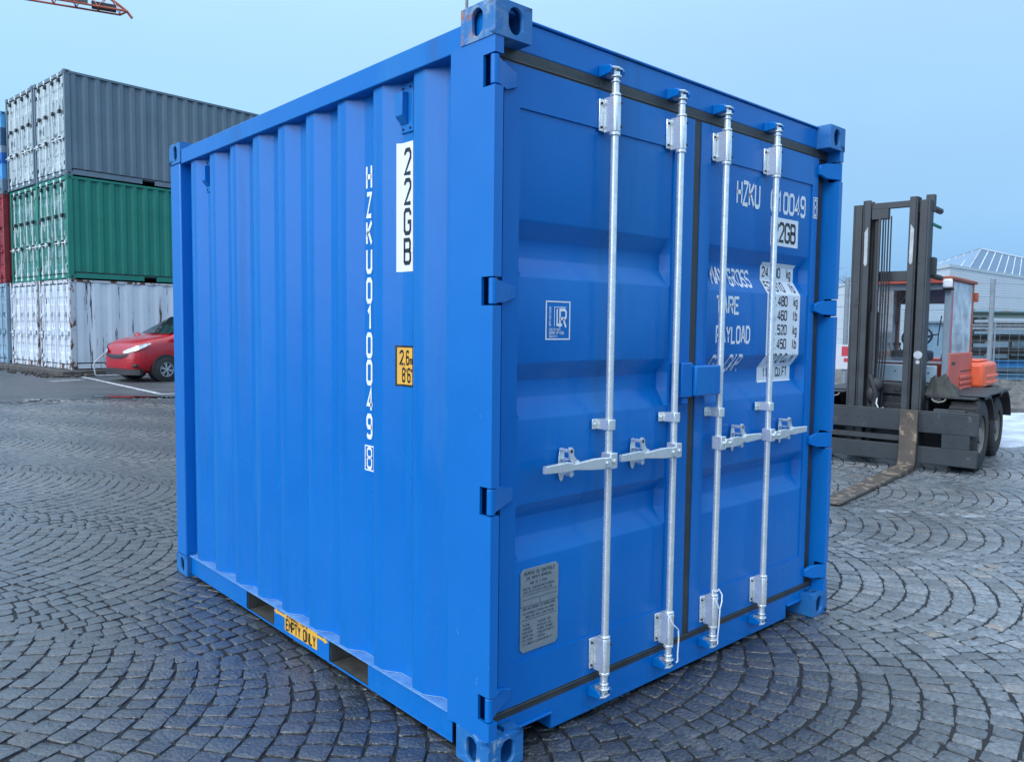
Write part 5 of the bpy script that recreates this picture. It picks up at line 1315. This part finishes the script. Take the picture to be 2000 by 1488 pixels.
# roof lamp at the front corner
mb = MB(); mb.boxc((XR - 0.02, Y0 - 0.10, ZR - 0.045), (0.105, 0.05, 0.105)); lp = mb.build('work_lamp', MT['white'], FK, bevel=0.022, seg=3)
mb = MB(); mb.boxc((XR - 0.02, Y0 - 0.05, ZR - 0.11), (0.11, 0.06, 0.03)); mb.build('lamp_bracket', MT['f_black'], lp, bevel=0.005)
# inside: seat, wheel, levers, dash
mb = MB(); mb.boxc((-0.12, 1.72, 1.22), (0.44, 0.42, 0.13)); mb.boxc((-0.20, 1.93, 1.55), (0.16, 0.10, 0.62)); mb.build('driver_seat', mat('worn_seat_vinyl', (0.05, 0.012, 0.018), (0.03, 0.01, 0.012), rough=0.6, scale=6), FK, bevel=0.04, seg=3)
mb = MB(); rr = [(0.02 + 0.17 * math.cos(t), 1.38 + 0.10 * math.sin(t), 1.46 + 0.12 * math.sin(t)) for t in np.linspace(0, 2 * math.pi, 25)]
mb.tube(rr, 0.013, n=8); mb.cyl((0.02, 1.38, 1.46), (0.02, 1.28, 1.20), 0.02, n=10); mb.cyl((-0.15, 1.38, 1.46), (0.19, 1.38, 1.46), 0.009, n=6); mb.build('steering_wheel', MT['f_black'], FK)
for x in (-0.22, -0.16, -0.10):
    mb = MB(); mb.cyl((x, 1.22, 1.17), (x - 0.02, 1.16, 1.36), 0.008, n=8); mb.ell((x - 0.02, 1.16, 1.37), (0.018, 0.018, 0.022), n=10, m=6); mb.build('lever', MT['f_black'], FK)
mb = MB(); mb.boxc((-0.05, 1.20, 1.17), (0.50, 0.12, 0.08)); mb.build('dashboard', MT['f_cab'], FK, bevel=0.02)
mb = MB(); mb.prism([(0.16, 1.17), (0.30, 1.17), (0.40, 1.55), (0.30, 1.62)], 1, 1.95, 1.98); mb.build('rear_guard', MT['white'], FK, bevel=0.004)
mb = MB(); mb.box(0.24, 0.40, 1.90, 1.94, 1.16, 1.50); mb.build('rear_screen', MT['f_cab'], FK, bevel=0.01)
mb = MB(); mb.tube([(0.10, Y0 - 0.02, 1.40), (0.24, Y0 - 0.03, 1.48), (0.34, Y0 - 0.02, 1.50)], 0.008, n=6); mb.tube([(0.34, Y0 - 0.02, 1.36), (0.345, Y0 - 0.03, 1.50), (0.37, Y0 - 0.03, 1.72)], 0.007, n=6); mb.build('wiper', MT['f_black'], FK)
mb = MB(); mb.boxc((-0.12, Y0 - 0.05, 1.72), (0.045, 0.03, 0.17)); mb.tube([(-0.12, Y0 - 0.05, 1.80), (-0.05, Y0 - 0.02, 1.95), (-0.02, Y0, 2.04)], 0.008, n=6); mb.build('cab_mirror', MT['f_black'], FK, bevel=0.008)
mb = MB(); mb.boxc((XR + 0.02, Y1 + 0.03, 1.98), (0.05, 0.04, 0.12)); mb.build('rear_lamp', MT['f_roof'], FK, bevel=0.01)
# counterweight
mb = MB(); mb.box(-0.61, 0.61, 2.30, 3.15, 0.80, 1.13); cwt = mb.build('counterweight', MT['f_orange'], FK, bevel=0.05, seg=3)
for k in range(2):
    mb = MB(); mb.box(-0.625, 0.625, 2.50, 3.165, 0.84 + 0.085 * k, 0.88 + 0.085 * k); mb.build('rib', MT['f_orange'], cwt, bevel=0.012)
mb = MB(); mb.box(-0.52, 0.52, 2.40, 3.05, 1.133, 1.165); mb.build('bonnet', MT['f_orange'], FK, bevel=0.02)
mb = MB(); mb.box(-0.62, 0.64, 2.25, 3.20, 0.72, 0.795); mb.build('rear_bumper', MT['f_black'], FK, bevel=0.02)
# crumpled cover on the deck
mb = MB(); prm = np.random.default_rng(5)
rows = []
for i in range(13):
    g = []
    for k in range(17):
        x = -0.02 + 0.34 * k / 16; y = 0.0 + 0.22 * i / 12
        e = math.sin(math.pi * i / 12) * math.sin(math.pi * min(1, (k + .6) / 16.6)) ** 0.5
        g.append((x + 0.012 * prm.normal(), y + 0.010 * prm.normal(), e * (0.15 + 0.045 * math.sin(k * 0.9 + i) + 0.03 * math.sin(k * 2.1 - i * 1.3)) + (0.12 * (1 - k / 16) if i > 3 and i < 10 else 0) * e))
    rows.append(g)
mb.grid(rows)
cv = mb.build('crumpled_cover', steel('dirty_tarp', (0.025, 0.03, 0.029), (0.06, 0.063, 0.058), rough=0.75), None, smooth=50, sub=1)
cv.location = FO + Matrix.Rotation(FRZ, 3, 'Z') @ Vector((0.42, 0.28, 0.817)); cv.rotation_euler = (0, 0, FRZ)
tag(cv, 'crumpled dark cover lying on the forklift deck beside the mast', 'cover')

# ------------------------------------------------------------------ yard edge on the right
CX, CY = -1.6898, -1.965; FW = (0.671, 0.741); RT = (0.741, -0.671)
def at(dep, lat, z=0.0): return (CX + FW[0] * dep + RT[0] * lat, CY + FW[1] * dep + RT[1] * lat, z)
# gravel bank
def bank_h(dep):
    if dep < 16.0: return -0.03
    if dep < 17.6: return 0.40 * (dep - 16.0) / 1.6
    return 0.40
mb = MB(); rows = []; nr = np.random.default_rng(3)
for dep in list(np.arange(15.9, 18.2, 0.13)) + [19.5, 21, 23, 25, 25.1]:
    rows.append([at(dep, lat, bank_h(dep) + (nr.normal(0, 0.022) if 16.0 < dep < 19 else 0) + (0.10 * math.sin(lat * 1.3) * 0.5 if 16.5 < dep < 24 else 0) - (0.6 if dep > 25.05 else 0)) for lat in np.arange(4.0, 26, 0.16)])
mb.grid(rows)
o = mb.build('gravel_bank', mat('gravel_earth', (0.20, 0.20, 0.19), (0.07, 0.068, 0.06), rough=0.9, scale=7, bump=1.0, bscale=45, bdist=0.03), smooth=40); setting(o)
# old snow
mb = MB()
outl = [(9.35, 1.45), (10.2, 1.95), (11.4, 2.35), (12.6, 3.0), (14.2, 3.2), (16.6, 2.0), (18.0, 0.0), (16.0, -1.4), (13.0, -0.9), (11.4, 0.3), (10.6, 1.05), (9.9, 1.2)]
cxs, cys = 13.0, 1.1; nk = 60; rows = []
P_ = [Vector((a, b)) for a, b in outl]
def outl_at(t):
    k = t * len(P_); i = int(k) % len(P_); f = k - int(k); p0, p1, p2, p3 = P_[i - 1], P_[i], P_[(i + 1) % len(P_)], P_[(i + 2) % len(P_)]
    return 0.5 * ((2 * p1) + (p2 - p0) * f + (2 * p0 - 5 * p1 + 4 * p2 - p3) * f * f + (3 * p1 - p0 - 3 * p2 + p3) * f ** 3)
for q in (1.0, 0.96, 0.88, 0.75, 0.6, 0.4, 0.2, 0.01):
    g_ = []
    for k in range(nk):
        p = outl_at(k / nk); w = 1 + 0.03 * math.sin(k * 2.7) + 0.02 * math.sin(k * 5.1)
        x, y = cxs + 0.5 + (p.x - cxs) * q * w * 0.92, cys + (p.y - cys) * q * w * 0.88
        h = -0.02 if q == 1.0 else 0.022 + 0.075 * (1 - q) ** 0.5 * (0.6 + 0.4 * math.sin(x * 2.1 + y)) + 0.012 * math.sin(x * 9) * math.cos(y * 8)
        g_.append((x, y, h))
    rows.append(g_)
mb.grid(rows, closed=True)
o = mb.build('snow_patch', mat('old_snow', (0.62, 0.70, 0.80), (0.30, 0.34, 0.39), rough=0.7, scale=2.2, bump=0.6, bscale=14, bdist=0.03), smooth=60, sub=1); setting(o, 'stuff')

# fence ---------------------------------------------------------------------------------
MT['f_post'] = mat('galvanised_fence_post', (0.22, 0.27, 0.31), (0.14, 0.17, 0.19), rough=0.6, scale=5)
FN = thing('wire_fence', 'wire fence with concrete grey posts and barbed strands on the gravel bank behind the forklift', 'fence', at(16.35, 9.9, 0.2), 0)
FNo = Vector(FN.location)
def fpt(t, z, off=0.0):
    p = Vector(at(16.35 + off, 9.9 + t, z)); return p - FNo
for k in range(-3, 5):
    t = k * 3.0
    mb = MB(); a = fpt(t, 0.05); b = fpt(t, 2.62)
    mb.cyl(a, b, 0.048, n=10); mb.build('fence_post', MT['f_post'], FN)
    mb = MB(); mb.cyl(fpt(t + 0.09, 0.1), fpt(t + 0.09, 1.72), 0.02, n=8); mb.build('brace_post', MT['f_post'], FN)
for z in (2.54, 2.26, 2.02):
    mb = MB(); pts = []
    for i in range(0, 85):
        t = -9 + 21 * i / 84; pts.append(fpt(t, z - 0.05 * math.sin(math.pi * ((t + 9) % 3) / 3)))
    mb.tube(pts, 0.005, n=5)
    mb.build('barbed_wire', MT['f_post'], FN)
mb = MB()
for t in np.arange(-9, 12, 0.2): mb.cyl(fpt(t, 0.35), fpt(t, 1.75), 0.0028, n=4, caps=False)
for z in np.arange(0.35, 1.8, 0.2): mb.cyl(fpt(-9, z), fpt(12, z), 0.0028, n=4, caps=False)
mb.build('wire_mesh', MT['f_post'], FN, smooth=0)
mb = MB(); a = at(16.25, 6.78); 
bn = MB(); bn.boxc((0, 0, 0), (0.62, 0.02, 0.50)); bo = bn.build('banner', mat('white_banner', (0.62, 0.62, 0.64), (0.55, 0.55, 0.58), rough=0.6, scale=3), None, bevel=0.004)
bo.location = at(16.28, 6.90, 0.98); bo.rotation_euler = (0, 0, math.atan2(RT[1], RT[0])); tag(bo, 'small white and red banner tied to the wire fence left of the forklift mast', 'banner')
mb = MB(); mb.box(-0.10, 0.29, -0.0135, -0.0105, 0.02, 0.22); mb.box(-0.05, 0.29, -0.0135, -0.0105, -0.10, -0.02); mb.build('red_print', mat('red_print', (0.5, 0.05, 0.07), None, rough=0.6), bo)

# cantilever rack with long steel sections ------------------------------------------------
RKp = Vector(at(18.4, 14.5, 0.36)); RKz = math.atan2(RT[1], RT[0])
RK = thing('storage_rack', 'steel rack holding long beams on the bank behind the wire fence', 'rack', RKp, RKz)
for x in (-3.6, -1.2, 1.2, 3.6):
    mb = MB(); mb.box(x - 0.06, x + 0.06, 0.34, 0.46, 0, 1.72); mb.box(x - 0.06, x + 0.06, -0.40, 0.5, 0, 0.08); mb.build('upright', MT['f_post'], RK, bevel=0.005)
    for z in (0.36, 0.66, 0.95, 1.23, 1.50):
        mb = MB(); mb.box(x - 0.045, x + 0.045, -0.38, 0.34, z - 0.05, z); mb.build('arm', MT['f_post'], RK, bevel=0.004)
cols = [('pale blue', (0.12, 0.26, 0.38)), ('turquoise', (0.05, 0.26, 0.32)), ('light grey', (0.36, 0.40, 0.43)), ('blue', (0.03, 0.18, 0.40)), ('dark brown', (0.04, 0.038, 0.036)), ('grey green', (0.13, 0.19, 0.18))]
lv = [0.082, 0.362, 0.662, 0.952, 1.232, 1.502]; nn_ = 0
ordn = ['lowest', 'second lowest', 'third lowest', 'third highest', 'second highest', 'topmost']
for i, z in enumerate(lv):
    cuse = [(0, 2), (3, 1), (4, 2), (4, 0), (2, 4), (5, 1)][i]
    for j, dy in enumerate((-0.22, 0.12)):
        nm, c_ = cols[cuse[j]]; h = (0.13, 0.16, 0.12, 0.14, 0.11, 0.13)[i] + 0.03 * j
        L_ = (4.4, 4.1, 4.5, 4.3, 4.2, 4.4)[i] - 0.1 * j
        mb = MB()
        mb.box(-L_, L_, dy - 0.10, dy + 0.10, 0.0, 0.02); mb.box(-L_, L_, dy - 0.10, dy + 0.10, h - 0.02, h); mb.box(-L_, L_, dy - 0.012, dy + 0.012, 0.0205, h - 0.0205)
        o = mb.build('steel_beam', add_wear(mat('beam_paint', c_, tuple(q * .8 for q in c_), rough=0.6, scale=2), (0.10, 0.07, 0.05), 3, 0.56, 0.66, stretch=(.3, 1, 1)), bevel=0.004)
        o.location = RKp + Vector((0, 0, z)); o.rotation_euler = (0, 0, RKz)
        tag(o, '%s long I-beam on the %s level of the rack, %s of two' % (nm, ordn[i], ('front', 'rear')[j]), 'beam', 'long beams on the rack')
# pale cabin with a framed window behind the rack
CBp = Vector(at(20.4, 13.2, 0.38)); CB = thing('site_cabin', 'low pale blue cabin with dark framed window behind the beam rack', 'cabin', CBp, RKz)
mb = MB(); mb.box(-1.9, 3.2, -0.6, 1.6, 0.0, 1.35); mb.build('wall', MT['c_pale'], CB, bevel=0.02)
mb = MB(); mb.box(-2.0, 3.3, -0.7, 1.7, 1.352, 1.42); mb.build('roof', MT['f_post'], CB, bevel=0.02)
wf = MB(); wf.box(-0.75, 0.25, -0.63, -0.601, 0.50, 0.98); wf = wf.build('window', MT['dark'], CB, bevel=0.02)
wp = MB(); wp.box(-0.68, 0.18, -0.637, -0.631, 0.56, 0.92); wp.build('pane', mat('sky_reflecting_glass', (0.25, 0.4, 0.5), None, rough=0.08, metal=0.6), wf)

# warehouse ----------------------------------------------------------------------------------
WHo = Vector(at(40, 22, 0)); WH = thing('warehouse', 'large white warehouse with glazed roof monitor beyond the fence', 'warehouse', WHo, 0)
def wpt(dep, lat, z): return Vector(at(dep, lat, z)) - WHo
mw = mat('white_cladding', (0.60, 0.66, 0.70), (0.54, 0.60, 0.65), rough=0.6, scale=0.4)
t_ = mw.node_tree; tc_ = N(t_, 'ShaderNodeTexCoord'); wv = N(t_, 'ShaderNodeTexWave'); wv.bands_direction = 'Z'; wv.inputs['Scale'].default_value = 2.2
bp = N(t_, 'ShaderNodeBump'); bp.inputs['Strength'].default_value = 0.14; bp.inputs['Distance'].default_value = 0.04
t_.links.new(tc_.outputs['Object'], wv.inputs['Vector']); t_.links.new(wv.outputs['Fac'], bp.inputs['Height']); t_.links.new(bp.outputs[0], t_.nodes['Principled BSDF'].inputs['Normal'])
HE = 4.74
foot = [(40, 22.0), (40 + 8.7 * 2.2, 22 + 9.7 * 2.2), (74, 46), (40 + 18 * 1.25, 22.0 + 2.2 * 1.25)]
mb = MB(); n = 4
v = [wpt(d, l, 0) for d, l in foot] + [wpt(d, l, HE) for d, l in foot]
mb.add(v, [(3, 2, 1, 0), (4, 5, 6, 7)] + [(i, (i + 1) % 4, (i + 1) % 4 + 4, i + 4) for i in range(4)])
mb.build('wall', mw, WH, smooth=0)
ctr = (50, 29)
def grow(d, l, k): return (ctr[0] + (d - ctr[0]) * k, ctr[1] + (l - ctr[1]) * k)
mb = MB(); fo = [grow(*p, 1.012) for p in foot]
v = [wpt(d, l, HE + 0.003) for d, l in fo] + [wpt(d, l, HE + 0.16) for d, l in fo]
mb.add(v, [(3, 2, 1, 0), (4, 5, 6, 7)] + [(i, (i + 1) % 4, (i + 1) % 4 + 4, i + 4) for i in range(4)])
mb.build('eaves', mat('eaves_metal', (0.50, 0.57, 0.60), None, rough=0.5), WH, smooth=0)
B0 = [(41.9, 24.1), (41.9 + 15.5, 24.1 + 16.9), (66, 43), (57, 27.6)]
T0 = [(44.2, 26.0), (44.2 + 13.3, 26.0 + 14.6), (64, 41), (57.0, 29.6)]
zb_, zt_ = HE + 0.163, 6.12
mb = MB(); v = [wpt(d, l, zb_) for d, l in B0] + [wpt(d, l, zt_) for d, l in T0]
mb.add(v, [(3, 2, 1, 0), (4, 5, 6, 7)] + [(i, (i + 1) % 4, (i + 1) % 4 + 4, i + 4) for i in range(4)])
rm = mb.build('roof_monitor', mat('roof_glazing', (0.16, 0.25, 0.36), (0.22, 0.31, 0.42), rough=0.35, scale=0.8), WH, smooth=0)
def mull(a, b, c, d, n_):
    for k in range(n_ + 1):
        f = k / n_; p = a.lerp(b, f); q = c.lerp(d, f); mb2 = MB(); mb2.cyl(p, q, 0.032, n=6); mb2.build('mullion', MT['white'], rm)
mull(wpt(*B0[0], zb_), wpt(*B0[1], zb_), wpt(*T0[0], zt_), wpt(*T0[1], zt_), 16)
mull(wpt(*B0[0], zb_), wpt(*B0[3], zb_), wpt(*T0[0], zt_), wpt(*T0[3], zt_), 8)
mb = MB(); mb.tube([wpt(*T0[3], zt_), wpt(*T0[0], zt_), wpt(*T0[1], zt_)], 0.06, n=6); mb.build('ridge_cap', MT['white'], rm)

# bare shrub between container and mast
def bare_tree(loc, h, seed, label, group=None):
    r_ = random.Random(seed); T = thing('bare_tree', label, 'tree', loc, 0, group)
    tr = MB(); br = MB()
    def grow_(p, d, L, r, lev):
        q = p + d * L; m_ = tr if lev == 0 else br
        mid = (p + q) / 2 + Vector((r_.uniform(-1, 1), r_.uniform(-1, 1), 0)) * L * 0.06
        m_.tube([p, mid, q], [r, r * .85, r * .65], n=5)
        if lev >= 5: return
        for k in range(3 if lev < 3 else 2):
            a = Vector((r_.uniform(-1, 1), r_.uniform(-1, 1), r_.uniform(-0.1, 0.7))).normalized()
            grow_(q - d * L * r_.uniform(0, .45), (d * 0.75 + a * 0.75).normalized(), L * r_.uniform(.62, .82), r * .6, lev + 1)
    grow_(Vector((0, 0, -0.1)), Vector((0.03, 0.02, 1)).normalized(), h * 0.30, 0.10, 0)
    bk = mat('grey_bark', (0.10, 0.095, 0.09), (0.06, 0.058, 0.055), rough=0.9, scale=8)
    tr.build('trunk', bk, T, smooth=0); br.build('crown', bk, T, smooth=0)
bare_tree(at(62, 26.3, 0), 9.0, 4, 'bare twiggy tree between the blue container and the forklift mast')

# lamp post: only a short piece shows above the near corner casting
LPp = Vector((7.06, 8.97, -0.01)); LP = thing('lamp_post', 'thin pale pole rising behind the top corner of the blue container', 'lamp post', LPp, 0)
mb = MB(); mb.cyl((0, 0, 0), (0, 0, 7.9), 0.036, 0.026, n=14); mb.build('pole', MT['f_post'], LP)
mb = MB(); mb.cyl((0, 0, 0), (0, 0, 0.5), 0.07, n=14); mb.build('base', MT['f_post'], LP, bevel=0.01)
mb = MB(); mb.tube([(0, 0, 7.88), (0.05, 0.05, 8.1), (0.4, 0.35, 8.2)], 0.024, n=8); mb.boxc((0.55, 0.48, 8.2), (0.45, 0.45, 0.08)); mb.build('lamp_head', MT['f_post'], LP, bevel=0.01)

# tower crane far away ------------------------------------------------------------------------
tip = Vector((18.3, 65.1, 25.45)); jd = Vector((-0.962, 0.272, 0)).normalized(); js = Vector((-jd.y, jd.x, 0))
mp0 = tip + jd * 38; mp0.z = 0
TCn = thing('tower_crane', 'distant tower crane with orange and white jib reaching in at the top left', 'crane', mp0, 0)
mo = mat('orange_crane_paint', (0.50, 0.12, 0.06), (0.42, 0.10, 0.06), rough=0.5, scale=1); mwh = mat('pale_crane_paint', (0.55, 0.58, 0.60), None, rough=0.5)
def cp(s_, w, z): return tip + jd * s_ + js * w + Vector((0, 0, z)) - mp0
mb = MB()
for w in (-0.55, 0.55): mb.cyl(cp(0.6, w, 0), cp(38, w, 0), 0.075, n=6)
mb.cyl(cp(1.6, 0, 1.25), cp(38, 0, 1.25), 0.075, n=6)
k = 0.6
while k < 37:
    for w in (-0.55, 0.55): mb.cyl(cp(k, w, 0), cp(k + 0.75, 0, 1.25), 0.035, n=5); mb.cyl(cp(k + 0.75, 0, 1.25), cp(k + 1.5, w, 0), 0.035, n=5)
    mb.cyl(cp(k, -0.55, 0), cp(k, 0.55, 0), 0.04, n=5); k += 1.5
mb.tube([cp(1.8, 0, 1.25), cp(0.6, 0, 0.5), cp(0.1, 0, 0.15), cp(-0.25, 0, -0.30)], 0.10, n=6)
mb.cyl(cp(0.6, -0.55, 0), cp(0.1, 0, 0.15), 0.08, n=6); mb.cyl(cp(0.6, 0.55, 0), cp(0.1, 0, 0.15), 0.08, n=6)
mb.build('jib', mo, TCn)
mb = MB(); c_ = cp(1.7, 0, 0.22); rot = Matrix.Rotation(math.atan2(jd.y, jd.x), 3, 'Z'); mb.boxc(c_, (1.7, 0.8, 0.35), rot); mb.build('trolley', MT['dark'], TCn, bevel=0.03)
mb = MB()
for w in (-0.9, 0.9): mb.cyl(cp(2.6, w, 0.55), cp(6.0, w, 0.62), 0.05, n=5)
mb.boxc(cp(3.6, 0, 0.5), (1.6, 1.3, 0.12), rot); mb.build('walkway', mwh, TCn)
mb = MB()
for a in (-.8, .8):
    for b in (-.8, .8): mb.cyl((a, b, 0), (a, b, 25.2), 0.09, n=6)
for k in range(16):
    z = k * 1.575
    for a, b, c_, d in ((-.8, -.8, .8, -.8), (.8, -.8, .8, .8), (.8, .8, -.8, .8), (-.8, .8, -.8, -.8)): mb.cyl((a, b, z), (c_, d, z + 1.575), 0.05, n=5); mb.cyl((a, b, z), (c_, d, z), 0.05, n=5)
mb.build('mast', mo, TCn)
mb = MB(); mb.box(-1, 1, -1, 1, 25.2, 27.2); mb.build('slewing_cab', mwh, TCn, bevel=0.05)
mb = MB()
for w in (-.55, .55): mb.cyl(cp(38, w, 0), cp(50, w, 0), 0.09, n=6)
mb.boxc(cp(48.5, 0, -0.7), (2.4, 1.6, 1.6), rot); mb.build('counter_jib', mwh, TCn)
